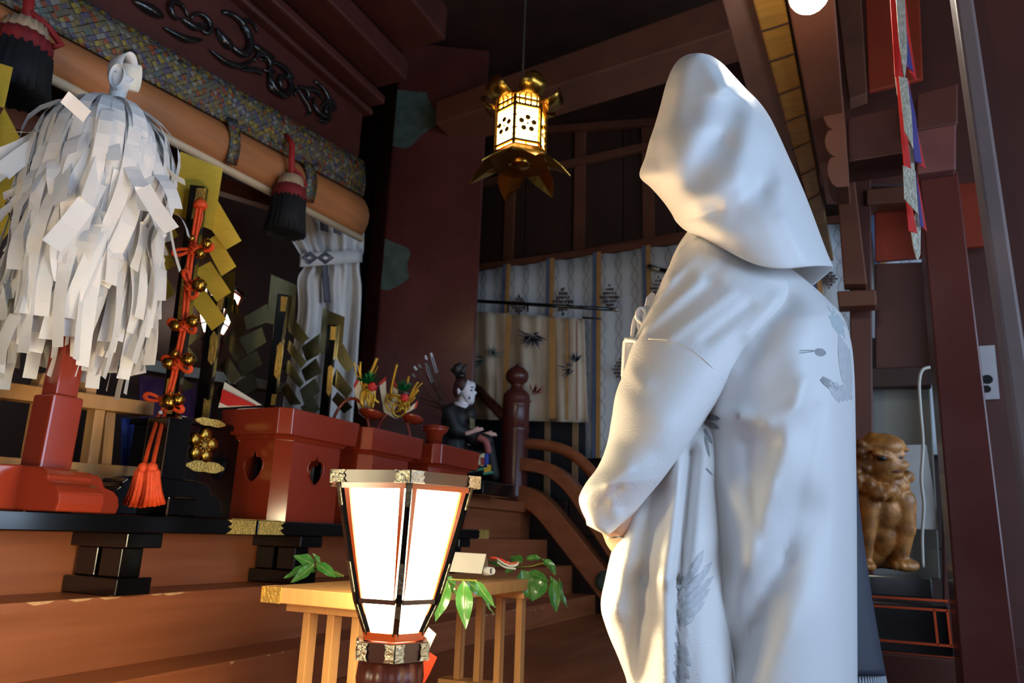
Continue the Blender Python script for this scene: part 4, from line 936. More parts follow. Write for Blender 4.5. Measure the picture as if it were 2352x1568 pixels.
def leaf(parent, base, tip, w, n, sag=.0, m=leafm, fold=.25):
    base = V(base); tip = V(tip); ax = tip-base; L_ = ax.length; ax.normalize(); n = V(n); n = (n-ax*n.dot(ax)).normalized(); s = ax.cross(n)
    vs = []; fs = []; K = 9
    for i in range(K):
        u = i/(K-1); hw = w*.5*(sin(pi*min(1, u*1.02)**.85))**.9*(1-.25*u) if 0 < u < 1 else 0
        c = base+ax*L_*u-n*(sag*sin(pi*u)*L_)
        for sg in (-1, -.55, 0, .55, 1): vs.append(c+s*hw*sg+n*(fold*hw*abs(sg)+.002*sin(u*14+sg)))
    for i in range(K-1):
        for j in range(4): fs.append((i*5+j, i*5+j+1, i*5+5+j+1, i*5+5+j))
    o = MB().add(vs, fs).build('leaf', m, parent, smooth=True)
    MB().tube([base+ax*L_*u-n*(sag*sin(pi*u)*L_-.001) for u in (0, .3, .6, .95)], [.0014, .0011, .0008, .0004], 5).build('midrib', leafl, o)
    return o
def sprig(label, stem, leaves, d, base):
    t = thing('sakaki_sprig', label, 'leafy sprig', base, group=None)
    MB().tube(catmull([at(x, y, d+dd) for x, y, dd in stem], 20), .0022, 6).build('stem', stemm, t, smooth=True)
    for (b, tp, w, dd, nn, sg) in leaves:
        n = -fw*nn[0]+up*nn[1]+rt*nn[2]
        leaf(t, at(b[0], b[1], d+dd), at(tp[0], tp[1], d+dd+nn[3] if len(nn) > 3 else d+dd), w*d/1680, n, sg)
    return t
sprig('leafy green sprig lying over the near edge of the pale table beside the white card', [(1005, 1328, 0), (1050, 1331, 0), (1095, 1333, -.02)],
  [((1028, 1334), (1000, 1428), 40, -.02, (1, .3, .2, -.02), .05), ((1064, 1332), (1070, 1446), 44, -.03, (1, .2, -.1, -.03), .04), ((1092, 1333), (1140, 1398), 26, -.03, (.8, .5, .5, -.02), .06), ((1072, 1330), (1112, 1372), 26, 0, (.8, .6, .2, 0), .05),
   ((1025, 1325), (1050, 1346), 22, 0, (.5, 1, 0, 0), .0), ((1034, 1342), (1048, 1366), 12, 0, (1, .2, .3, 0), .04), ((1095, 1338), (1138, 1415), 12, -.02, (.3, .3, 1, 0), .06)], dY(1030, 1332, .815), onY(1050, 1330, .83))
sprig('leafy green sprig drooping off the pale table, tied with red and white paper', [(1170, 1302, .02), (1220, 1300, 0), (1250, 1294, -.02), (1275, 1320, -.04)],
  [((1198, 1308), (1222, 1380), 48, -.02, (1, .3, .3, -.03), .04), ((1250, 1325), (1222, 1381), 42, -.03, (1, .4, -.2, -.03), .02), ((1272, 1328), (1278, 1408), 34, -.04, (1, .2, .3, -.03), .06), ((1284, 1328), (1308, 1402), 26, -.04, (.5, .4, 1, -.02), .12),
   ((1246, 1284), (1278, 1322), 26, -.02, (.6, 1, .4, -.02), -.12), ((1210, 1284), (1246, 1283), 22, 0, (.5, 1, 0, .0), -.08), ((1200, 1292), (1172, 1278), 30, .02, (.7, 1, 0, .03), .0), ((1215, 1312), (1262, 1336), 26, -.02, (.7, .9, 0, -.03), .0), ((1264, 1322), (1276, 1366), 14, -.03, (1, 0, .4, 0), 0),
   ((1166, 1300), (1120, 1290), 22, .03, (.4, 1, 0, .03), 0), ((1180, 1304), (1160, 1316), 20, .0, (.4, 1, .1, -.02), 0), ((1212, 1285), (1222, 1278), 20, .03, (.6, 1, 0, .03), 0)], 2.05, at(1200, 1312, 2.05))
sprig('leafy green sprig at the gilt corner of the pale table left of the lit lantern', [(715, 1300, 0), (745, 1306, 0), (790, 1322, 0)],
  [((722, 1298), (674, 1276), 34, 0, (.6, 1, -.2, 0), -.05), ((722, 1296), (668, 1338), 30, -.03, (1, .7, -.2, -.02), .04), ((712, 1300), (652, 1328), 26, 0, (.8, .8, -.3, 0), -.02), ((726, 1294), (772, 1328), 30, -.02, (.7, 1, .2, -.02), -.05), ((735, 1296), (718, 1270), 14, .02, (.5, 1, 0, 0), -.1), ((735, 1308), (700, 1312), 18, 0, (.5, 1, 0, 0), 0), ((750, 1310), (790, 1326), 18, 0, (.5, 1, 0, 0), 0)], 1.86, at(720, 1325, 1.86))
# red and white paper ties on the sprig
t = thing('paper_tie', 'twisted red and white paper tie lying on the leafy sprig', 'paper tie', at(1165, 1300, 2.0))
for pts, m_ in (([(1126, 1280), (1150, 1284), (1170, 1294), (1188, 1291)], paperred), ([(1140, 1281), (1155, 1292), (1175, 1300), (1190, 1296)], paperw), ([(1142, 1290), (1160, 1302), (1185, 1306)], paperw), ([(1165, 1291), (1180, 1296), (1192, 1292)], washi)):
    MB().ribbon(catmull([at(x, y, 2.0) for x, y in pts], 12), up, .0055).build('paper_strip', m_, t, smooth=True, solid=.0008)
# standing white card, rolled paper
t = thing('white_card', 'folded white card standing on the pale table right of the lit lantern', 'card', at(1065, 1315, 1.9))
MB().plate([at(1018, 1311, 1.88), at(1106, 1317, 1.9), at(1117, 1272, 1.93), at(1020, 1266, 1.91)], .0012, -fw).build('front_leaf', washi, t)
MB().plate([at(1020, 1266, 1.911), at(1117, 1272, 1.931), at(1122, 1306, 2.0), at(1030, 1300, 1.98)], .0012, fw).build('back_leaf', washi, t)
o = MB().tube([at(1110, 1310, 1.96), at(1118, 1311, 1.92), at(1131, 1311, 1.9)], [.012, .011, .009], 14, cap=False).build('rolled_paper', paperw, None, smooth=True, solid=.0008); tag(o, 'small roll of white paper lying beside the standing card', 'paper roll')
# red and white zigzag paper hanging at the lantern
t = thing('hanging_paper', 'white and red folded paper streamer hanging behind the lantern collar', 'paper streamer', at(950, 1565, 1.45))
MB().plate([at(984, 1440, 1.4), at(1002, 1456, 1.4), at(974, 1516, 1.41), at(950, 1500, 1.41)], .001).build('white_fold', paperw, t)
MB().plate([at(978, 1492, 1.395), at(1004, 1509, 1.4), at(986, 1548, 1.4), at(970, 1577, 1.4), at(940, 1557, 1.395)], .001).build('red_fold', paperred, t)

# ------------------------------------------------------------------ hanging brass lantern
dh = 2.95; hc = at(1194, 362, dh); k1 = dh/1680
tl = thing('hanging_lantern', 'gilt hexagonal hanging lantern with flower fretwork and upturned petals', 'lantern', hc)
azh = math.atan2(-hc.y, -hc.x)+RAD(16)+pi/6
R = .105; hz0 = hc.z; hh = .225
def hp(k, r, z): return V((hc.x, hc.y, hz0+z))+hexdir(azh, k)*r
for k in range(6):
    A, B = hp(k, R*.97, .02), hp(k+1, R*.97, .02); Cc, D = hp(k+1, R*.97, hh), hp(k, R*.97, hh)
    MB().add([A, B, Cc, D], [(0, 1, 2, 3)]).build('lit_pane', goldglow, tl)
    ex = (B-A).normalized(); Lw = (B-A).length; n = ex.cross(V((0, 0, 1)))
    if n.dot(A-hc) < 0: n = -n
    m = MB(); mid = (A+B)/2+V((0, 0, hh*.36))+n*.006
    for q in range(5):
        a = pi/2+2*pi*q/5; m.lathe([(.0115, 0), (.0115, .003)], mid+ex*.027*cos(a)+V((0, 0, .027*sin(a))), 10, n)
    m.lathe([(.005, 0), (.005, .003)], mid, 8, n)
    r = random.Random(k)
    for q in range(9):
        for w_ in range(6):
            u = (q+.5)/9; v = .03+w_*.028
            p = A+ex*Lw*u+V((0, 0, v))+n*.005
            if (p-mid).length > .047: m.box(p, (.005, .002, .006) if (q+w_) % 2 else (.009, .002, .003), ex, n, (0, 0, 1))
    m.build('flower_fretwork', brass, tl)['kind'] = 'stuff'
    m = MB()
    for z_ in (.005, hh*.72, hh*.84, hh*.97): m.box((A+B)/2+V((0, 0, z_))+n*.004, (Lw*1.03, .008, .010 if z_ < .2 else .007), ex, n, (0, 0, 1))
    for u in (-.36, -.12, .12, .36): m.box((A+B)/2+ex*Lw*u+V((0, 0, hh*.84))+n*.004, (.006, .008, hh*.2), ex, n, (0, 0, 1))
    m.build('rail_fretwork', brass, tl)['kind'] = 'stuff'
    MB().bar(hp(k, R, 0), hp(k, R, hh+.01), .012, .012, upv=hexdir(azh, k)).build('corner_post', brass, tl)
MB().add([hp(k, R*1.18, -.03) for k in range(6)]+[hp(k, R*1.25, -.02) for k in range(6)]+[hp(k, R*1.02, .012) for k in range(6)],
   [tuple(range(6))[::-1], tuple(range(12, 18))]+[(i, (i+1) % 6, (i+1) % 6+6, i+6) for i in range(6)]+[(6+i, 6+(i+1) % 6, (i+1) % 6+12, i+12) for i in range(6)]).build('base_plate', brass, tl)
MB().lathe([(.0, -.048), (.036, -.046), (.05, -.035)], (hc.x, hc.y, hz0+.006), 24).build('boss', brass, tl, smooth=True)
for k in range(6):    # foot petals turned down, roof petals turned up
    d = hexdir(azh, k+.5); s = V((-d.y, d.x, 0)); o0 = V((hc.x, hc.y, hz0-.024))+d*R*1.06
    vs = [o0-s*.056, o0+s*.056, o0+d*.036+s*.05-V((0, 0, .022)), o0+d*.036-s*.05-V((0, 0, .022)), o0+d*.066+s*.03-V((0, 0, .045)), o0+d*.066-s*.03-V((0, 0, .045)), o0+d*.096-V((0, 0, .075)), o0+d*.04-V((0, 0, .034)), o0+d*.07-V((0, 0, .056)), o0-V((0, 0, .008))]
    MB().add(vs, [(0, 9, 7, 3), (9, 1, 2, 7), (3, 7, 8, 5), (7, 2, 4, 8), (5, 8, 6), (8, 4, 6)]).build('foot_petal', brass, tl, solid=.003)
    vs = []; o1 = V((hc.x, hc.y, hz0+hh+.01)); fs = []
    for i in range(7):
        u = i/6; hw = (.05, .052, .053, .05, .043, .03, .004)[i]
        c = o1+d*(R*1.0+.062*sin(u*2.1)) + V((0, 0, .078*u**1.6-.012))
        vs += [c-s*hw, c-d*.006, c+s*hw]
        if i: fs += [(3*i-3, 3*i-2, 3*i+1, 3*i), (3*i-2, 3*i-1, 3*i+2, 3*i+1)]
    MB().add(vs, fs).build('roof_petal', brass, tl, smooth=True, solid=.003)
MB().add([hp(k, R*1.1, hh+.0) for k in range(6)]+[hp(k, R*.35, hh+.07) for k in range(6)]+[hp(k, .01, hh+.1) for k in range(6)], [tuple(range(6))[::-1], tuple(range(12, 18))]+[(i, (i+1) % 6, (i+1) % 6+6, i+6) for i in range(6)]+[(6+i, 6+(i+1) % 6, (i+1) % 6+12, i+12) for i in range(6)]).build('roof', brass, tl)
MB().tube([V((hc.x, hc.y, hz0+hh+.1)), V((hc.x, hc.y, 4.3))], .005, 8).build('hanging_rod', mat('grey_rod', (60, 56, 56), .4), tl)
# globe bulb in its holder
bc = at(1858, -14, 1.9)
t = thing('globe_bulb', 'bright round bulb hanging below the overhead beam', 'bulb', bc)
MB().ball(bc, .05, 24, 16).build('globe', bulbglow, t, smooth=True)
MB().lathe([(.02, .04), (.028, .06), (.028, .1), (.012, .11)], bc, 16).build('holder', cable_m, t, smooth=True)
MB().tube([bc+V((0, 0, .1)), V((bc.x, bc.y, 4.3))], .004, 6).build('flex', cable_m, t)

# ------------------------------------------------------------------ curtains of the far wall
XN = 4.92
cur = thing('curtain', 'long pale blue white curtain with taped seams on the far wall', 'curtain', (XN, 1.2, 1.3))
edges = [1062, 1167, 1266, 1372, 1478, 1578, 1690, 1810, 1940, 2080]
def topy(px): return 626-(px-1090)*.155
ys = [onX(px, topy(px)+30, XN).y for px in edges]; zt_n = onX(1400, topy(1400), XN).z; zb_n = onX(1400, 1052, XN).z
yw = (ys[0]-ys[4])/4
ys = [ys[0]+.9*0-yw*i for i in range(12)]
ys = [ys[0]+2*yw, ys[0]+yw]+ys
for i in range(len(ys)-1):
    a, b = ys[i], ys[i+1]
    MB().grid(lambda u, v: V((XN+.012*sin(2*pi*u+i)*v+.006*sin(19*u)*(1-v), a+(b-a)*u, zt_n+(zb_n-zt_n)*v-.03*sin(pi*u)*(1-v)*.6)), 14, 10).build('panel', waveprint, cur, smooth=True, solid=.003)
    MB().span(XN-.025, XN-.012, a-.026, a+.004, zb_n, zt_n).build('slate_tape', stripe_blue, cur); MB().span(XN-.028, XN-.012, a+.004-.06, a-.026, zb_n, zt_n).build('tan_tape', stripe_tan, cur)
MB().span(XN-.01, XN+.02, ys[-1], ys[0], zt_n-.01, zt_n+.04).build('header', beamwood, cur)
def printed_diamond(par, cx, cy, X, w, h, m, seed):
    r = random.Random(seed); q = MB()
    for i in range(7):
        for j in range(7):
            u = (i-3)/3; v = (j-3)/3
            if abs(u)+abs(v) > 1.05: continue
            a = r.uniform(0, pi); s_ = r.uniform(.7, 1.1); ccx = cx+u*w/2; ccy = cy+v*h/2; L_ = w*.15*s_; b_ = w*.1*s_
            pts = [(L_, 0), (L_*.3, b_), (-L_, 0), (L_*.3, -b_)]
            q.plate([onX(ccx+x*cos(a)-y*sin(a), ccy+x*sin(a)+y*cos(a), X) for x, y in pts], .002, (-1, 0, 0))
    return q.build('printed_diamond', m, par)
for k, (cx, cy, w, h) in enumerate(((1293, 692, 40, 56), (1400, 682, 38, 54), (1512, 662, 30, 52), (1192, 700, 36, 40), (1425, 848, 34, 48), (1330, 858, 30, 60), (1904, 640, 36, 40), (1500, 830, 30, 50))): printed_diamond(cur, cx, cy, XN-.03, w, h, inkbrown, k)
XC = 4.55
fc = thing('noren_curtain', 'cream curtain printed with dark leaf sprays hanging from a black pole', 'curtain', onX(1200, 950, XC))
MB().grid(lambda u, v: onX(1050+292*u+(8*v), 712+20*u+ (250-12*u)*v, XC+.035*sin(u*20+v)*(.35+v)+.015*sin(u*47)), 50, 14).build('cloth', creamcloth, fc, smooth=True, solid=.003)
for px, w, m_ in ((1162, 13, stripe_tan), (1262, 14, stripe_tan), (1300, 5, stripe_tan), (1085, 5, stripe_tan), (1322, 5, mat('pink_tan_tape', (180, 140, 118), .7))):
    MB().grid(lambda u, v: onX(px+w*u-10*v*(1 if px < 1200 else 0), 716+ (px-1050)*.07+230*v, XC-.045-.01*sin(6*v)), 2, 8).build('tape', m_, fc, solid=.004)
def spray(par, cx, cy, s, a0, m, seed, X):
    r = random.Random(seed); q = MB()
    for k in range(13):
        a = a0+r.uniform(-.9, .9); L_ = s*r.uniform(.5, 1.15); w = s*.13; bx = cx+r.uniform(-.25, .25)*s; by = cy+r.uniform(-.2, .2)*s
        ca, sa = cos(a), sin(a); pts = [(0, 0), (L_*.45, w/2), (L_, 0), (L_*.45, -w/2)]
        q.plate([onX(bx+x*ca-y*sa, by+x*sa+y*ca, X) for x, y in pts], .002, (-1, 0, 0))
    return q.build('printed_spray', m, par)
for cx, cy, s, a0, m_, sd in ((1222, 775, 34, 2.8, inkprint, 1), (1225, 770, 30, .5, inkprint, 2), (1110, 825, 26, 2.7, inkgreen, 3), (1125, 815, 26, -.7, inkgreen, 4), (1312, 845, 26, 2.9, inkprint, 5), (1318, 830, 24, -1.2, inkprint, 6), (1228, 905, 28, -1.0, inkred, 7), (1215, 920, 28, 2.9, inkred, 8)): spray(fc, cx, cy, s, a0, m_, sd, XC-.07)
MB().tube([onX(1060, 689, XC-.03), onX(1402, 710, XC-.03)], .013, 10).build('pole', blacklac, fc, smooth=True); MB().tube([onX(1402, 710, XC-.03), onX(1421, 711, XC-.03)], .0135, 10).build('pole_ferrule', silver, fc, smooth=True)
MB().tube([onX(1338, 729, XC), onX(1380, 732, XC)], .007, 8).build('rod_end', blacklac, fc, smooth=True)
for px in (1167, 1212): MB().tube([onX(px, 700, XC), onX(px, 716, XC)], .007, 6).build('hanging_loop', blackthread, fc)
t = thing('curtain_pole', 'black pole end with a pale ferrule beside the white robed shoulder', 'pole', onX(1520, 620, XN-.05))
MB().tube([onX(1490, 613, XN-.05), onX(1580, 634, XN-.05)], .016, 10).build('pole', blacklac, t, smooth=True); MB().tube([onX(1488, 611, XN-.06), onX(1515, 620, XN-.06)], .018, 10).build('ferrule', silver, t, smooth=True)
t = thing('dark_screen', 'dark framed screen standing below the cream curtain behind the railing', 'screen', onX(1265, 1130, 4.7))
MB().add([onX(x, y, 4.66) for x, y in ((1070, 1150), (1345, 1150), (1345, 948), (1070, 948))]+[onX(x, y, 4.7) for x, y in ((1070, 1150), (1345, 1150), (1345, 948), (1070, 948))], [(0, 1, 2, 3), (7, 6, 5, 4), (0, 4, 5, 1), (1, 5, 6, 2), (2, 6, 7, 3), (3, 7, 4, 0)]).build('panel', mat('dark_panel', (22, 24, 34), .5), t)
for px in (1258, 1322, 1196): MB().bar(onX(px, 948, 4.65), onX(px-2, 1150, 4.65), .04, .012, upv=(1, 0, 0)).build('frame_bar', mat('dun_frame', (140, 108, 76), .6), t)

# ------------------------------------------------------------------ warrior doll
dd = 3.98; K = dd/1680
def dq(x, y, z=0): return at(x, y, dd+z*K)
rotI = Matrix((rt, up, -fw)).transposed()
def eball(mb, x, y, z, rx, ry, rz): mb.ball(dq(x, y, z), (rx*K, ry*K, rz*K), 14, 10, rot=rotI)
def dcap(mb, a, b, ra, rb): capsule(mb, dq(*a), dq(*b), ra*K, rb*K, 10)
td = thing('warrior_doll', 'seated court guard doll with a white face, black robe and arrows on its back', 'doll', dq(1080, 1105))
m = MB(); eball(m, 1072, 897, 0, 18, 26, 17); eball(m, 1078, 912, 0, 13, 17, 13); eball(m, 1082, 920, 0, 8, 9, 9); eball(m, 1091, 902, 0, 5, 4, 4); eball(m, 1084, 886, 0, 9, 11, 12); dcap(m, (1068, 905, 0), (1062, 932, 0), 12, 13); eball(m, 1053, 898, -17, 4, 9, 4)
m.build('head', dollwhite, td, remesh=.006, smit=3)
m = MB(); eball(m, 1060, 884, 0, 17, 22, 19); eball(m, 1048, 896, 0, 8, 18, 15); m.build('hair', mat('brown_black_hair', (58, 26, 22), .5), td, remesh=.008, smit=2)
m = MB(); eball(m, 1084, 889, -11, 5, 1.5, 4); eball(m, 1082, 896, -12, 4, 2, 4); eball(m, 1078, 913, -11, 3, 4, 3); m.build('painted_features', hairm, td, smooth=True)
MB().tube([dq(1064, 880, -18), dq(1060, 900, -18), dq(1072, 922, -12), dq(1080, 926, -4)], .7*K, 6).build('chin_cord', hairm, td)
m = MB(); eball(m, 1058, 862, 0, 13, 9, 13); dcap(m, (1052, 858, 0), (1048, 842, 0), 9, 7); dcap(m, (1040, 850, 0), (1056, 838, 0), 6, 6); dcap(m, (1064, 850, 0), (1071, 838, 0), 6, 3); dcap(m, (1050, 858, 0), (1046, 880, 0), 3, 2); m.build('court_cap', hairm, td, remesh=.007, smit=2)
MB().lathe([(13*K, 0), (17*K, 3*K), (20*K, -5*K)], dq(1062, 928), 18, (up+rt*.3)).build('white_collar', dollwhite, td, smooth=True)
m = MB(); eball(m, 1055, 962, 0, 30, 34, 32); eball(m, 1034, 968, -8, 22, 30, 22); eball(m, 1038, 940, 0, 14, 16, 34); eball(m, 1078, 952, 0, 18, 24, 28); dcap(m, (1030, 945, -26), (1046, 985, -30), 16, 20); dcap(m, (1046, 985, -30), (1075, 996, -26), 18, 12); dcap(m, (1085, 1004, -10), (1118, 1012, -10), 18, 16); dcap(m, (1040, 1000, 0), (1035, 1060, 0), 30, 42); dcap(m, (1118, 1012, 10), (1134, 1090, 10), 16, 14)
eball(m, 1075, 1060, 15, 50, 40, 30); m.build('black_robe', dollblack, td, remesh=.009, smit=3)
MB().plate([dq(1079, 958, -33), dq(1090, 962, -30), dq(1091, 984, -30), dq(1080, 984, -33)], .004, -fw).build('chest_patch', mat('olive_brocade', (104, 96, 60), .6, var=.4, nscale=60), td)
def doll_hand(a, b, nm='hand'):
    m = MB(); dcap(m, a, b, 5.5, 5); A = V(a); B = V(b); u = (B-A).normalized()
    for k in range(4): p = B+V((0, -3+2.2*k, -2)); dcap(m, tuple(p), tuple(p+u*(10+1.2*k)), 2, 1.4)
    dcap(m, tuple(A+u*14+V((0, -4, 0))), tuple(A+u*26+V((0, -8, 0))), 2.2, 1.6)
    m.build(nm, mat('pale_pink_hand', (214, 172, 164), .5), td, remesh=.0045, smit=2)
doll_hand((1072, 995, -38), (1098, 987, -38)); doll_hand((1104, 998, -6), (1128, 997, -6))
MB().tube(catmull([dq(1098, 1004, -30), dq(1116, 1014, -32), dq(1122, 1040, -32)], 10), [8*K]*10, 8).build('sleeve_lining', mat('rose_lining', (150, 84, 80), .6), td, smooth=True)
MB().grid(lambda u, v: dq(1109+13*u, 1040+32*v+2*u, -34-3*sin(pi*u)), 6, 4).build('blue_sash', blueb, td, smooth=True, solid=.006)
MB().grid(lambda u, v: dq(1064+48*u, 1056-16*u+28*v, -40-6*sin(pi*u)), 10, 5).build('checked_skirt', checkcloth, td, smooth=True, solid=.008)
MB().grid(lambda u, v: dq(1112+16*u, 1064+20*v+4*u, -36), 5, 4).build('yellow_patch', yellow_m, td, solid=.006)
MB().bar(dq(1062, 1086, -42), dq(1112, 1076, -40), .02, .012).build('teal_hem', teal, td); MB().bar(dq(1110, 1088, -38), dq(1134, 1084, -34), .02, .012).build('teal_hem', teal, td)
for k, (x, y, L_, wt) in enumerate(((952, 843, 1, 1), (977, 818, 1, 1), (990, 812, 1, 1), (978, 835, .9, 0), (938, 880, .9, 0), (962, 838, 1, 0), (985, 840, 1, 0), (948, 860, 1, 0), (930, 902, .8, 0), (944, 915, .8, 0))):
    b_ = dq(1020+ (k % 3)*5, 935+(k % 4)*6, 6+4*k); tp = dq(x, y, 10+3*k)
    ar = MB().tube([b_, tp], .0036, 6).build('arrow', mat('arrow_shaft', (78, 54, 50), .5), td)
    u = (b_-tp).normalized()
    MB().tube([tp-u*.004, tp+u*.02], .007, 8).build('arrow_nock', paperw if wt else plaster, ar)
    if k in (2, 3): MB().bar(tp+u*.02, tp+u*.11, .016, .004, upv=fw).build('fletching', mat('grey_feather', (170, 168, 176), .7), ar)
bb = dq(1080, 1104); o = MB().span(bb.x-.17, bb.x+.2, bb.y-.17, bb.y+.2, 1.19, bb.z-.01).build('doll_stand', blacklac, bevel=.004); tag(o, 'low black lacquer stand under the warrior doll', 'stand')

# ------------------------------------------------------------------ carved lion dog, its plinth and box
dl = 2.95; K2 = dl/1680
def lq(x, y, z=0): return at(x, y, dl+z*K2)
def lb(mb, x, y, z, rx, ry, rz): mb.ball(lq(x, y, z), (rx*K2, ry*K2, rz*K2), 14, 10, rot=rotI)
def lc(mb, a, b, ra, rb): capsule(mb, lq(*a), lq(*b), ra*K2, rb*K2, 12)
tk = thing('lion_dog', 'gilded carved wooden lion dog statue sitting on a black plinth', 'statue', lq(2030, 1312))
m = MB()
lb(m, 2022, 1062, 0, 50, 56, 50); lb(m, 2024, 1022, 0, 52, 28, 48); lc(m, (2040, 1012, -10), (2082, 1032, -10), 16, 7); lc(m, (2000, 1005, 0), (2060, 1018, -20), 14, 14)
lb(m, 2058, 1068, -26, 26, 16, 22); lb(m, 2076, 1066, -28, 11, 9, 13); lb(m, 2050, 1090, -24, 24, 10, 20); lc(m, (2010, 1040, -46), (2044, 1050, -44), 7, 8); lc(m, (2056, 1046, -38), (2074, 1044, -34), 7, 6); lb(m, 2052, 1108, -22, 20, 9, 18)
r = random.Random(4)
for k in range(26):
    a = k/25; x = 1966+122*a; y = 1100+28*sin(pi*a)+r.uniform(-12, 14); lb(m, x, y, -36*sin(pi*a)+r.uniform(-4, 4), 12, 14, 14)
for k in range(12): lb(m, 1972+r.uniform(-10, 18), 1020+k*9, -16+r.uniform(-10, 10), 13, 12, 14)
lb(m, 2030, 1170, 6, 46, 52, 42); lb(m, 2024, 1225, 16, 38, 56, 40); lb(m, 2000, 1255, 40, 60, 52, 44)
lc(m, (1994, 1150, -8), (1990, 1230, -16), 25, 19); lc(m, (1990, 1230, -16), (1988, 1286, -18), 19, 14); lb(m, 1990, 1298, -24, 21, 13, 24)
lc(m, (2072, 1150, -8), (2078, 1215, -14), 30, 24); lc(m, (2078, 1215, -14), (2070, 1278, -18), 22, 16); lb(m, 2078, 1296, -24, 32, 15, 28)
for k in range(4): lb(m, 2056+k*14, 1299, -44+abs(k-1.5)*5, 8, 11, 10)
for k in range(3): lb(m, 1978+k*12, 1301, -42, 7, 9, 9)
lc(m, (2030, 1290, 20), (2046, 1296, 10), 16, 12)
m.build('body', gilded, tk, remesh=.0065, smit=2)
m = MB(); lb(m, 2026, 1052, -48, 11, 6, 5); lb(m, 2066, 1050, -38, 7, 5, 5); m.build('eye', hairm, tk, smooth=True)
m = MB(); lb(m, 2054, 1082, -42, 18, 3.5, 8); m.build('mouth', mat('dark_red_mouth', (80, 30, 20), .5), tk, smooth=True)
XK2 = lq(2040, 1310, -60).x
def boxpx(name, m, x0, x1, y0, y1, X, dep, parent):
    a = onX(x1, y1, X); b = onX(x0, y0, X); return MB().span(X, X+dep, a.y, b.y, a.z, b.z).build(name, m, parent, bevel=.003)
o = boxpx('statue_plinth', blacklac, 1900, 2144, 1316, 1374, XK2, .36, None); tag(o, 'black plinth block under the lion dog statue', 'plinth')
a = onX(2192, 1510, XK2-.04); b = onX(1890, 1374, XK2-.04)
tbx = thing('black_cabinet', 'black cabinet outlined with vermilion lines under the lion dog plinth', 'cabinet', (XK2+.15, (a.y+b.y)/2, a.z))
MB().span(XK2-.04, XK2+.42, a.y, b.y, a.z, b.z).build('body', blacklac, tbx, bevel=.003)
for yy in (1381, 1403, 1484, 1512):
    z_ = onX(2192, yy, XK2-.045).z; MB().span(XK2-.046, XK2-.04, a.y, b.y, z_-.004, z_+.004).build('vermilion_line', mat('vermilion_line', (206, 74, 24), .4), tbx)
for px in (2150, 2180):
    y_ = onX(px, 1440, XK2-.045).y; MB().span(XK2-.046, XK2-.04, y_-.004, y_+.004, onX(2192, 1484, XK2-.045).z, onX(2192, 1403, XK2-.045).z).build('vermilion_line', mat('vermilion_line', (206, 74, 24)), tbx)
o = MB().span(XK2-.1, XK2+.9, a.y-.4, b.y+.3, ZF, a.z).build('trim_5', bengara_dark, bevel=.006); structure(o)
t = MB().tube(catmull([lq(2136, 843, 40), lq(2118, 850, 40), lq(2111, 880, 40), lq(2114, 940, 40), lq(2120, 1020, 40), lq(2116, 1100, 40), lq(2122, 1160, 40), lq(2118, 1230, 40), lq(2120, 1302, 30)], 40), .0065, 8).build('cable', cable_m, None, smooth=True); tag(t, 'pale cable hanging down beside the lion dog statue', 'cable')
t = thing('poster', 'white notice sheet with black round marks behind the post', 'poster', onX(2282, 920, 3.79))
slab = [onX(x, y, 3.79) for x, y in ((2258, 918), (2296, 916), (2284, 793), (2240, 796))]
MB().plate(slab, .006, (-1, 0, 0)).build('sheet', mat('notice_paper', (190, 184, 182), .7, var=.08, nscale=14), t)
for cx, cy, rx in ((2268, 871, 11), (2266, 893, 9)): MB().prism([(cos(2*pi*k/18)*rx*.0019, sin(2*pi*k/18)*rx*.0019) for k in range(18)], onX(cx, cy, 3.783), (0, 1, 0), (0, 0, 1), (-1, 0, 0), .002).build('round_mark', hairm, t)

# ------------------------------------------------------------------ hanging cloth streamers by the post
dsx = 1.75
ts = thing('hanging_streamers', 'red, violet and silver brocade cloth streamers hanging in tiers by the post', 'streamers', at(2106, 602, dsx))
def strm(nm, m_, q, dd_):
    P = [at(x, y, dsx+dd_) for x, y in q]; MB().plate(P, .0025, -fw).build(nm, m_, ts, bevel=.0006)
strm('silver_cloth', silverbro, [(2044, -40), (2050, -40), (2062, 190), (2060, 220), (2054, 170)], .02)
strm('red_cloth', redcloth, [(2042, -30), (2060, -30), (2070, 165), (2080, 196), (2055, 176)], .01)
strm('silver_cloth', silverbro, [(2055, -30), (2076, -30), (2083, 118), (2077, 190), (2064, 96)], .0)
strm('red_cloth', redcloth, [(2076, -30), (2086, 60), (2105, 189), (2090, 168), (2078, 60)], .022)
strm('violet_cloth', violet, [(2074, -30), (2082, 80), (2097, 165), (2083, 155), (2078, 90)], .012)
strm('red_cloth', redcloth, [(2058, 178), (2073, 184), (2085, 326), (2092, 390), (2075, 381)], .012)
strm('silver_cloth', silverbro, [(2064, 176), (2083, 180), (2093, 265), (2097, 343), (2077, 302)], .0)
strm('red_cloth', redcloth, [(2086, 184), (2103, 286), (2126, 390), (2112, 380), (2094, 280)], .024)
strm('violet_cloth', violet, [(2084, 184), (2102, 265), (2116, 376), (2100, 371), (2092, 280)], .014)
strm('silver_cloth', silverbro, [(2082, 330), (2098, 340), (2100, 400), (2090, 390)], .02)
strm('silver_cloth', silverbro, [(2073, 380), (2101, 392), (2109, 494), (2076, 457)], .0)
strm('red_cloth', redcloth, [(2080, 455), (2095, 478), (2106, 536), (2086, 531)], .012)
strm('violet_cloth', violet, [(2102, 390), (2111, 449), (2121, 524), (2112, 518)], .014)
strm('red_cloth', redcloth, [(2106, 400), (2114, 449), (2128, 532), (2118, 524)], .024)
strm('silver_cloth', silverbro, [(2091, 530), (2105, 480), (2114, 490), (2113, 584), (2106, 602), (2097, 571)], .02)
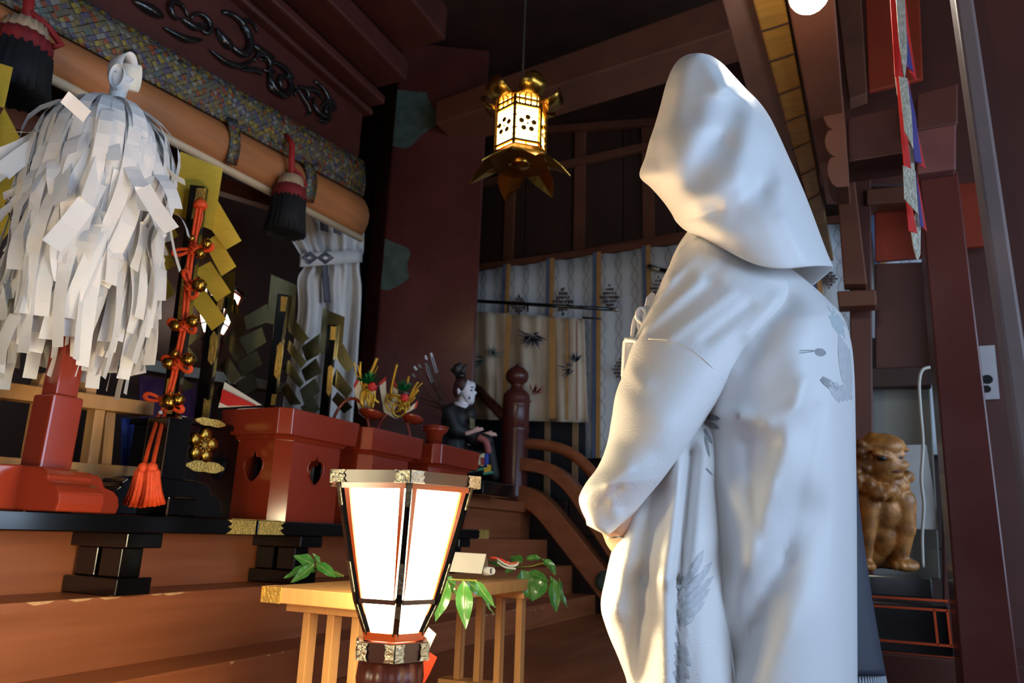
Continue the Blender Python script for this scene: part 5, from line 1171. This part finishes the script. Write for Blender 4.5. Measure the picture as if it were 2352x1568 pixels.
MB().tube([at(2060, -25, dsx), at(2050, -300, dsx)], .004, 6).build('cord', scarlet, ts)

# ------------------------------------------------------------------ the bride in white
def segd(px, py, x0, y0, x1, y1):
    dx, dy = x1-x0, y1-y0; t = max(0, min(1, ((px-x0)*dx+(py-y0)*dy)/(dx*dx+dy*dy+1e-9))); return math.hypot(px-x0-t*dx, py-y0-t*dy)
def loft(L, Rr, dc, hd, folds, nt=70, na=72, far=None, open_rng=None, sag=None, a_off=0.0, tpow=1.0):
    L = catmull([(x, y, 0) for x, y in L], nt); Rr = catmull([(x, y, 0) for x, y in Rr], nt)
    vs = []
    for i in range(nt):
        t = i/(nt-1); D = dc(t); h = hd(t)
        for j in range(na):
            a = 2*pi*j/na; u = .5-.5*cos(a)
            q = L[i].lerp(Rr[i], u); s = sin(a)
            d = D-h*(abs(s)**.85)*(1 if s > 0 else -1)
            x, y = q.x, q.y
            if sag: y += sag(t, u, s)
            if s > 0:
                for (x0, y0, x1, y1, w, amp) in folds:
                    e = segd(x, y, x0, y0, x1, y1)/w
                    if e < 3: d -= amp*math.exp(-e*e)*min(1, s*2.2)
            vs.append(av(x, y, d))
    fs = []
    for i in range(nt-1):
        for j in range(na):
            if open_rng and open_rng(i/(nt-1), j/na): continue
            fs.append((i*na+j, i*na+(j+1) % na, (i+1)*na+(j+1) % na, (i+1)*na+j))
    return MB().add(vs, fs), na, nt
bx = av(1700, 900, 1.27)
pr_ = thing('person', 'bride in a white silk robe and large white hood seen from behind her shoulder', 'person', (bx.x, bx.y, ZF))

# body: one continuous skinned figure, hands clasped before the waist
def skinned(name, nodes, edges, m, parent, root, sub=2):
    me = bpy.data.meshes.new(name); org = wloc(parent)
    me.from_pydata([tuple(V(p)-V((0, 0, 0))) for p, r in nodes], edges, []); me.materials.append(m)
    o = bpy.data.objects.new(name, me); COL.objects.link(o); o.parent = parent; o.location = -org
    k = o.modifiers.new('skin', 'SKIN'); k.use_smooth_shade = True
    for i, (p, r) in enumerate(nodes):
        sv = me.skin_vertices[0].data[i]; sv.radius = (r, r) if isinstance(r, float) else r; sv.use_root = (i == root)
    k = o.modifiers.new('sub', 'SUBSURF'); k.levels = sub; k.render_levels = sub
    return o
hx, hy = av(1650, 330, 1.2).x, av(1650, 330, 1.2).y
neck = av(1650, 560, 1.2); hd0 = av(1632, 400, 1.2)
pel = V((bx.x, bx.y-.0, .98))
def body_of(parent, pel, chest, neck, headb, headt, sh, el, wr, hand, foot, m, sh2, el2, wr2, foot2, fdir):
    mb = MB()
    capsule(mb, pel, chest, .125, .13); capsule(mb, chest, neck, .12, .046); capsule(mb, neck, headb, .045, .05)
    hcn = (headb+headt)/2; mb.ball(hcn, (.07, .086, .106), 18, 14)
    side = V((-fdir.y, fdir.x, 0))
    mb.ball(headb+fdir*.03+V((0, 0, .015)), (.044, .048, .046), 14, 10)        # jaw
    capsule(mb, hcn+fdir*.084+V((0, 0, .005)), hcn+fdir*.097-V((0, 0, .022)), .010, .014)   # nose
    capsule(mb, hcn+fdir*.078-V((0, 0, .055))-side*.015, hcn+fdir*.078-V((0, 0, .055))+side*.015, .008, .008)  # lips
    for sg in (-1, 1):
        mb.ball(hcn+fdir*.07+side*sg*.029+V((0, 0, .006)), .013, 10, 8); mb.ball(hcn+side*sg*.07-fdir*.01-V((0, 0, .01)), (.014, .02, .03), 10, 8)
    for (s_, e_, w_, f_) in ((sh, el, wr, foot), (sh2, el2, wr2, foot2)):
        capsule(mb, chest.lerp(neck, .45), s_, .07, .062); capsule(mb, s_, e_, .056, .042); capsule(mb, e_, w_, .041, .027)
        hip = pel.lerp(f_, .08); knee = pel.lerp(f_, .52); capsule(mb, pel, knee, .1, .062); capsule(mb, knee, f_+V((0, 0, .05)), .056, .036); capsule(mb, f_+V((0, 0, .035)), f_+fdir*.15+V((0, 0, .02)), .034, .024)
    return mb, side
chest = av(1700, 760, 1.26)
fd = V((.12, .99, 0)).normalized()
wr1 = av(1410, 1190, 1.10); hnd = av(1450, 1262, 1.12)
sh1 = av(1640, 690, 1.2); el1 = av(1505, 1020, 1.16)
side_ = V((fd.y, -fd.x, 0))
sh2 = sh1+side_*.27; el2 = av(1530, 1040, 1.36); wr2 = av(1480, 1190, 1.24)
mb, sd_ = body_of(pr_, pel, chest, neck, av(1658, 455, 1.2), av(1672, 305, 1.2), sh1, el1, wr1, hnd, V((bx.x-.07, bx.y, ZF)), skinm, sh2, el2, wr2, V((bx.x+.08, bx.y, ZF)), fd)
def hand_into(mb, wrist, dirv, nrm, length=.17, curl=.5, flip=1):
    dirv = dirv.normalized(); nrm = (nrm-dirv*nrm.dot(dirv)).normalized(); sd = dirv.cross(nrm)
    palm = wrist+dirv*length*.28
    mb.ball(palm, .034, 12, 8); capsule(mb, wrist, palm+dirv*.02+sd*.018, .026, .026); capsule(mb, wrist, palm+dirv*.02-sd*.018, .026, .022)
    for k, (o_, L_) in enumerate(((.03, .066), (.0105, .075), (-.0095, .07), (-.028, .054))):
        b = palm+dirv*.034+sd*o_; d1 = (dirv+nrm*curl*.35).normalized(); d2 = (dirv+nrm*curl*1.0).normalized(); d3 = (dirv+nrm*curl*1.8).normalized()
        p1 = b+d1*L_*.45; p2 = p1+d2*L_*.32; p3 = p2+d3*L_*.26
        capsule(mb, b, p1, .0098, .0088, 8); capsule(mb, p1, p2, .0088, .0078, 8); capsule(mb, p2, p3, .0078, .0064, 8)
    b = wrist+dirv*.025+sd*.026*flip; p1 = b+(dirv*.7+sd*.7*flip+nrm*.3).normalized()*.04; p2 = p1+(dirv*1+nrm*.5+sd*.1*flip).normalized()*.034
    capsule(mb, b, p1, .0125, .0105, 8); capsule(mb, p1, p2, .0105, .008, 8)
    return palm, sd
pl1, sdh = hand_into(mb, av(1412, 1196, 1.10), (av(1470, 1262, 1.19)-av(1412, 1196, 1.10)), av(1500, 1200, 1.16)-av(1420, 1260, 1.085), curl=.55)
hand_into(mb, wr2, (hnd-wr1)+V((0, .02, 0)), -side_, curl=.6, flip=-1)
mb.build('body', skinm, pr_, remesh=.006, smit=3)
mb = MB(); hcn = (av(1658, 455, 1.2)+av(1672, 305, 1.2))/2
mb.ball(hcn-fd*.0+V((0, 0, .012)), (.072, .074, .096), 18, 12); mb.build('hair', hairm, pr_, smooth=True)
for sg in (-1, 1): MB().ball(hcn+fd*.08+sd_*sg*.031+V((0, 0, .006)), (.009, .006, .005), 8, 6).build('eye', hairm, pr_, smooth=True)
rc = av(1412, 1234, 1.09)
MB().tube([rc+rt*.0105*cos(a)+up*.003*sin(a)-fw*.0105*sin(a) for a in [2*pi*k/20 for k in range(20)]], .0014, 6, closed=True).build('ring', silver, pr_, smooth=True)

# long white robe: back and skirt
fold_b = [(1642, 948, 1690, 952, 7, .006), (1690, 952, 1765, 974, 9, .006), (1765, 974, 1830, 930, 14, .006), (1845, 880, 1770, 1120, 16, .008), (1770, 1120, 1715, 1300, 18, .007), (1880, 940, 1800, 1280, 16, -.007), (1800, 1280, 1690, 1500, 22, -.008), (1790, 1230, 1710, 1430, 14, .006), (1712, 1010, 1742, 1240, 14, -.006), (1820, 1420, 1750, 1568, 20, .007), (1745, 760, 1680, 850, 12, .005), (1915, 880, 1900, 1560, 12, .003), (1800, 690, 1700, 800, 45.9, -0.0225), (1880, 720, 1850, 900, 62.1, 0.009), (1790, 690, 1740, 770, 35.1, -0.009), (1650, 950, 1700, 955, 21.6, 0.009), (1700, 955, 1790, 975, 32.4, 0.0105), (1700, 1000, 1760, 1010, 40.5, -0.009), (1830, 860, 1770, 970, 45.9, 0.012), (1890, 820, 1830, 980, 40.5, -0.0105), (1860, 900, 1700, 1420, 67.5, 0.0135), (1810, 860, 1720, 1200, 48.6, -0.0112), (1700, 1120, 1735, 1350, 45.9, 0.0112), (1690, 1060, 1680, 1300, 40.5, -0.0075), (1850, 1180, 1700, 1470, 51.3, -0.0195), (1740, 1350, 1690, 1490, 54.0, -0.015), (1900, 950, 1880, 1600, 54.0, 0.006), (1930, 1000, 1925, 1600, 21.6, 0.0045), (1945, 950, 1950, 1600, 13.5, -0.003), (1850, 1400, 1780, 1650, 67.5, 0.0105), (1640, 950, 1690, 1568, 16.2, -0.0105), (1668, 1100, 1700, 1568, 24.3, 0.0045)]
LB = [(1580, 530), (1556, 566), (1535, 620), (1528, 700), (1530, 800), (1560, 900), (1580, 1000), (1590, 1200), (1590, 1400), (1600, 1600), (1600, 1800), (1600, 2100), (1600, 2420)]
RB = [(1690, 530), (1770, 580), (1862, 652), (1905, 692), (1936, 728), (1954, 780), (1962, 850), (1965, 960), (1968, 1200), (1970, 1600), (1972, 1800), (1978, 2100), (1985, 2420)]
mb, na, nt = loft(LB, RB, lambda t: 1.235+.03*t, lambda t: .045+.135*min(1, t*3.2)**.7, fold_b, nt=110, na=110)
robe_mb = mb
robe = mb.build('robe', habutae, pr_, smooth=True)
# hanging front and long sleeve drape
fold_s = [(1448, 1190, 1410, 1400, 30, .02), (1410, 1400, 1450, 1568, 26, .012), (1520, 1120, 1475, 1330, 22, -.022), (1475, 1330, 1470, 1568, 22, -.02), (1560, 1060, 1530, 1330, 18, .02), (1530, 1330, 1530, 1568, 24, .024), (1590, 1040, 1560, 1330, 14, -.024), (1556, 1330, 1556, 1568, 10, -.02),
          (1610, 1000, 1620, 1568, 24, .006), (1625, 1000, 1660, 1568, 14, .006)]
LS = [(1520, 960), (1470, 1080), (1432, 1190), (1406, 1262), (1390, 1330), (1380, 1392), (1396, 1452), (1424, 1520), (1442, 1580), (1450, 1700), (1440, 2000), (1430, 2420)]
RS = [(1640, 940), (1650, 1000), (1652, 1100), (1655, 1180), (1660, 1260), (1668, 1340), (1676, 1420), (1686, 1500), (1695, 1580), (1705, 1700), (1715, 2000), (1720, 2420)]
mb, na, nt = loft(LS, RS, lambda t: 1.165, lambda t: .05+.07*min(1, t*3), fold_s, nt=90, na=90)
drape_mb = mb
MB_d = mb.build('hanging_sleeve', silk, pr_, smooth=True)
# sleeve along the bent arm
fold_a = [(1545, 640, 1490, 715, 9.4, 0.0063), (1580, 630, 1480, 735, 8.4, -0.0063), (1610, 640, 1480, 752, 10.4, 0.0073), (1640, 650, 1500, 765, 10.4, -0.0063), (1600, 590, 1530, 650, 8.4, 0.0042), (1680, 670, 1540, 775, 12.5, 0.0063), (1700, 580, 1620, 640, 10.4, -0.0042), (1720, 700, 1620, 780, 14.6, -0.0063), (1790, 690, 1730, 770, 23.0, 0.0126), (1440, 1080, 1400, 1110, 16.7, 0.0063), (1420, 1120, 1390, 1150, 10.4, -0.0053), (1400, 1150, 1420, 1190, 16.7, 0.0053), (1520, 960, 1450, 930, 31.3, 0.0042), (1500, 1040, 1430, 1010, 27.2, -0.0042), (1480, 880, 1440, 850, 20.9, 0.0063)]
LA = [(1600, 545), (1560, 572), (1528, 628), (1500, 690), (1472, 745), (1448, 800), (1432, 855), (1414, 905), (1405, 960), (1394, 1020), (1374, 1070), (1345, 1110), (1330, 1142), (1334, 1168), (1346, 1194)]
RA = [(1710, 560), (1790, 620), (1815, 660), (1800, 705), (1760, 755), (1722, 800), (1690, 852), (1658, 905), (1632, 945), (1606, 985), (1570, 1036), (1530, 1090), (1492, 1136), (1458, 1176), (1404, 1224)]
def seam(px, py): return segd(px, py, 1498, 782, 1585, 800) if px < 1585 else segd(px, py, 1585, 800, 1658, 868)
mb, na, nt = loft(LA, RA, lambda t: 1.185-.105*min(1, t*1.25), lambda t: .055+.045*sin(pi*min(1, t*1.1))-.018*max(0, t-.8)*5, fold_a, nt=120, na=90)
# upper sleeve overlaps the lower: a small step at the shoulder seam
ex = V((1658-1498, 868-782, 0))
n0 = len(mb.v)
arm_mb = mb
cuff = mb.v[(nt-1)*na:nt*na]; cc = sum(cuff, V())/na
mb.add([cc+(p-cc)*.82+(cc-av(1420, 1110, 1.1)).normalized()*.006 for p in cuff]+[cc+(p-cc)*.7-(cc-av(1420, 1110, 1.1)).normalized()*.03 for p in cuff], [(j, (j+1) % na, na+(j+1) % na, na+j) for j in range(na)])
mb.add([], []); 
o_ = len(mb.v)-2*na
mb.f += [((nt-1)*na+j, (nt-1)*na+(j+1) % na, o_+(j+1) % na, o_+j) for j in range(na)]
mb.build('sleeve', silk, pr_, smooth=True)
bv_arm = BVHTree.FromPolygons([tuple(p) for p in arm_mb.v], arm_mb.f); bv_robe = BVHTree.FromPolygons([tuple(p) for p in robe_mb.v], robe_mb.f); bv_drape = BVHTree.FromPolygons([tuple(p) for p in drape_mb.v], drape_mb.f)
def onto(bv, x, y, lift=.0012, fb=1.1):
    r = ray(x, y).normalized(); h = bv.ray_cast(EYE, r)
    while h[0] is None and x > 1300:   # step in from the outline until the cloth is met
        x -= 3; r = ray(x, y).normalized(); h = bv.ray_cast(EYE, r)
    if h[0] is None: return av(x, y, fb)
    return h[0]-r*lift
MB().tube(catmull([onto(bv_arm, *q, .0) for q in ((1490, 778), (1530, 780), (1565, 790), (1600, 812), (1632, 840), (1660, 872))], 30), .0013, 6).build('shoulder_seam', silk, pr_, smooth=True)
MB().tube(catmull([onto(bv_robe, *q, -.001) for q in ((1690, 1568), (1672, 1450), (1658, 1320), (1648, 1200), (1640, 1100), (1636, 1000))], 30), .002, 6).build('side_seam', habutae, pr_, smooth=True)

# hood
LH = [(1600, 122), (1572, 128), (1548, 150), (1530, 192), (1516, 245), (1503, 290), (1492, 322), (1482, 360), (1469, 404), (1496, 432), (1524, 464), (1542, 490), (1552, 508), (1570, 526), (1596, 541)]
RH = [(1612, 122), (1634, 128), (1660, 146), (1686, 174), (1716, 206), (1744, 234), (1768, 268), (1790, 312), (1808, 352), (1828, 396), (1846, 438), (1864, 484), (1884, 538), (1900, 580), (1914, 612)]
fold_h = [(1585, 222, 1660, 212, 4, 0.0016), (1660, 212, 1750, 236, 4, 0.0016), (1655, 150, 1672, 200, 9, 0.006), (1672, 200, 1735, 245, 9, 0.006), (1770, 300, 1800, 420, 14, 0.006), (1850, 600, 1800, 500, 16, 0.005), (1560, 495, 1640, 478, 7, 0.005), (1640, 140, 1660, 200, 26.7, 0.0104), (1660, 200, 1730, 262, 21.9, 0.0104), (1600, 160, 1590, 260, 31.6, -0.0087), (1690, 230, 1660, 320, 41.3, -0.0191), (1780, 300, 1790, 420, 36.5, 0.0104), (1620, 300, 1560, 350, 48.6, 0.0104), (1640, 330, 1600, 400, 36.5, -0.0139), (1590, 470, 1700, 440, 43.7, 0.0139), (1700, 480, 1780, 400, 48.6, -0.0139), (1750, 430, 1780, 330, 36.5, -0.0087), (1560, 500, 1640, 480, 17.0, -0.0104), (1640, 480, 1740, 440, 26.7, -0.0087), (1700, 380, 1720, 300, 36.5, 0.0122), (1830, 560, 1780, 480, 60.8, 0.0104), (1640, 540, 1700, 520, 31.6, 0.0052), (1540, 480, 1515, 380, 8.6, -0.0018199999999999998), (1515, 380, 1512, 300, 8.6, -0.0018199999999999998), (1512, 300, 1545, 180, 8.6, -0.00154)]
def sagf(t, u, s):
    k = max(0, t-.55)/.45
    return k*k*(36*sin(pi*u)**1.2*max(0, s) + (84*max(0, -s)*math.exp(-((u-.78)/.24)**2) - 30*max(0, -s)*math.exp(-((u-.3)/.3)**2)))
mb, na, nt = loft(LH, RH, lambda t: 1.2+.02*t, lambda t: .03+.125*sin(pi*min(1, .08+t*.62))**.8, fold_h, nt=100, na=110, sag=sagf,
    open_rng=lambda t, f: .28 < t < .93 and (f > .9 or f < .0) )
MBh = mb.build('hood', habutae, pr_, smooth=True, solid=.0022)
MBh.modifiers['solid'].offset = -1
# chest ornaments: braided cord bow, purse, fringe, folded fan
t = pr_
MB().tube(catmull([av(x, y, 1.14) for x, y in ((1452, 775), (1456, 740), (1468, 718), (1478, 735), (1470, 755), (1464, 735), (1474, 712), (1488, 706), (1486, 726), (1472, 748))], 40), .0034, 8).build('braided_cord', silk, t, smooth=True)
MB().tube(catmull([av(x, y, 1.135) for x, y in ((1476, 745), (1462, 728), (1470, 708), (1482, 718), (1478, 742), (1468, 768))], 30), .003, 8).build('braided_cord', silk, t, smooth=True)
MB().plate([av(1478, 712, 1.15), av(1500, 716, 1.15), av(1504, 676, 1.16), av(1496, 670, 1.16), av(1484, 682, 1.15)], .006, -fw).build('folded_fan', habutae, t, bevel=.002)
MB().plate([av(1434, 779, 1.125), av(1480, 784, 1.125), av(1476, 900, 1.13), av(1429, 868, 1.13)], .02, fw).build('purse', habutae, t, bevel=.004)
MB().tube([av(1436, 780, 1.118), av(1462, 781, 1.108), av(1484, 786, 1.12)], .004, 8).build('purse_braid', silk, t, smooth=True)
m = MB()
for k in range(13): m.tube([av(1436+k*2.1, 790, 1.121), av(1434+k*2.0, 830, 1.12), av(1431+k*1.9, 866+(k % 3)*3, 1.121)], .0013, 5)
m.build('fringe', silk, t)['kind'] = 'stuff'

# crane prints on the silk
def printed(name, bv, poly, m_, lift=.0012):
    cx = sum(p[0] for p in poly)/len(poly); cy = sum(p[1] for p in poly)/len(poly); k = len(poly); vs = []; fs = []; rings = 4
    for i in range(rings+1):
        f = i/rings
        for x, y in poly: vs.append(onto(bv, cx+(x-cx)*f, cy+(y-cy)*f, lift))
    for i in range(rings):
        for j in range(k): fs.append((i*k+j, i*k+(j+1) % k, (i+1)*k+(j+1) % k, (i+1)*k+j))
    return MB().add(vs, fs).build(name, m_, t, smooth=True)
def feather(bv, a, b, w, m_=embro, bend=0):
    A = V((a[0], a[1], 0)); B = V((b[0], b[1], 0)); u = (B-A); L_ = u.length; u.normalize(); n = V((-u.y, u.x, 0)); pl_ = []
    for f, s in ((0, .3), (.25, .48), (.55, .5), (.8, .36), (1, 0), (.85, -.3), (.55, -.5), (.25, -.46), (0, -.3)):
        q = A+u*L_*f+n*(w*s+bend*sin(pi*f)); pl_.append((q.x, q.y))
    printed('printed_feather', bv, pl_, m_)
class Two:   # whichever garment lies in front
    def ray_cast(s, o, r):
        best = (None, None, None, 1e9)
        for b in (bv_robe, bv_drape):
            h = b.ray_cast(o, r)
            if h[0] is not None and h[3] < best[3]: best = h
        return best
bvt = Two()
for a, b, w in (((1558, 1352), (1617, 1262), 22), ((1560, 1375), (1637, 1288), 20), ((1560, 1390), (1640, 1322), 20), ((1560, 1405), (1632, 1350), 20), ((1558, 1420), (1620, 1380), 20), ((1556, 1432), (1598, 1410), 20)): feather(bvt, a, b, w, embro, 4)
for a, b, w in (((1553, 1460), (1561, 1450), 8), ((1552, 1485), (1582, 1505), 18), ((1552, 1500), (1588, 1530), 18), ((1552, 1520), (1584, 1560), 18), ((1550, 1540), (1570, 1575), 18), ((1550, 1480), (1562, 1478), 8)): feather(bvt, a, b, w, embro, -3)
for a, b, w in (((1905, 700), (1942, 780), 20), ((1915, 705), (1955, 770), 16)): feather(bv_robe, a, b, w, mat('teal_grey_print', (184, 194, 196), .5), 4)
for k in range(5): feather(bv_robe, (1928+k*5, 768+k*8), (1936+k*5, 880+k*9), 11, embro, 0)
for k in range(4): feather(bv_robe, (1905+k*14, 872+k*6), (1930+k*9, 926-k*2), 14, embro, 2)
feather(bv_robe, (1887, 868), (1926, 898), 18, embrod, 0); feather(bv_robe, (1874, 806), (1898, 812), 18, embrod, 0)
for dy in (0, 5): printed('printed_leg', bv_robe, [(1838, 804+dy), (1850, 803+dy), (1868, 804+dy*.4), (1878, 803), (1878, 805), (1868, 806+dy*.4), (1850, 805.5+dy), (1838, 806+dy)], embrod)
for a, b, w in (((1618, 955), (1654, 962), 14), ((1620, 970), (1652, 984), 12), ((1618, 985), (1636, 1020), 9), ((1620, 1000), (1630, 1050), 7), ((1622, 1075), (1638, 1092), 4)): feather(bvt, a, b, w, embrod, 0)

# ------------------------------------------------------------------ the groom standing beyond her
dgm = 1.95; gb = av(1760, 900, dgm)
pg = thing('person', 'person in dark navy robe and striped trousers standing beyond the white robed bride', 'person', (gb.x, gb.y, ZF))
headb = av(1712, 520, dgm); headt = av(1722, 390, dgm)
mb, _s = body_of(pg, V((gb.x, gb.y, 1.0)), av(1745, 760, dgm), av(1716, 570, dgm), headb, headt, av(1690, 700, dgm), av(1660, 900, dgm), av(1640, 1040, dgm-.1), None, V((gb.x-.08, gb.y, ZF)), skinm, av(1762, 705, dgm), av(1790, 900, dgm), av(1700, 1040, dgm-.1), V((gb.x+.08, gb.y, ZF)), fd)
hand_into(mb, av(1640, 1040, dgm-.1), rt*.2-up, -fw*.3-rt, curl=.6); hand_into(mb, av(1700, 1040, dgm-.1), -rt*.2-up, -fw*.3+rt, curl=.6, flip=-1)
mb.build('body', skinm, pg, remesh=.008, smit=3)
MB().ball((headb+headt)/2-fd*.02+V((0, 0, .03)), (.074, .085, .098), 18, 12).build('hair', hairm, pg, smooth=True)
for sg in (-1, 1): MB().ball((headb+headt)/2+fd*.08+_s*sg*.031+V((0, 0, .006)), (.009, .006, .005), 8, 6).build('eye', hairm, pg, smooth=True)
LG = [(1690, 540), (1640, 590), (1590, 660), (1580, 800), (1570, 1000), (1560, 1200), (1560, 1400), (1560, 1552)]
RG = [(1740, 540), (1780, 590), (1850, 660), (1915, 750), (1950, 900), (1970, 1150), (2000, 1370), (2032, 1552)]
mb, a_, b_ = loft(LG, RG, lambda t: dgm+.02, lambda t: .075+.11*min(1, t*6), [(1990, 1300, 2015, 1560, 10, .01)], nt=50, na=50); mb.build('navy_coat', navy, pg, smooth=True, solid=.006)
mb, a_, b_ = loft([(1590, 1500), (1570, 1700), (1560, 2100)], [(2022, 1500), (2055, 1700), (2090, 2100)], lambda t: dgm+.02, lambda t: .14, [], nt=16, na=70); mb.build('striped_trousers', hakama_m, pg, smooth=True, solid=.006)
mb = None
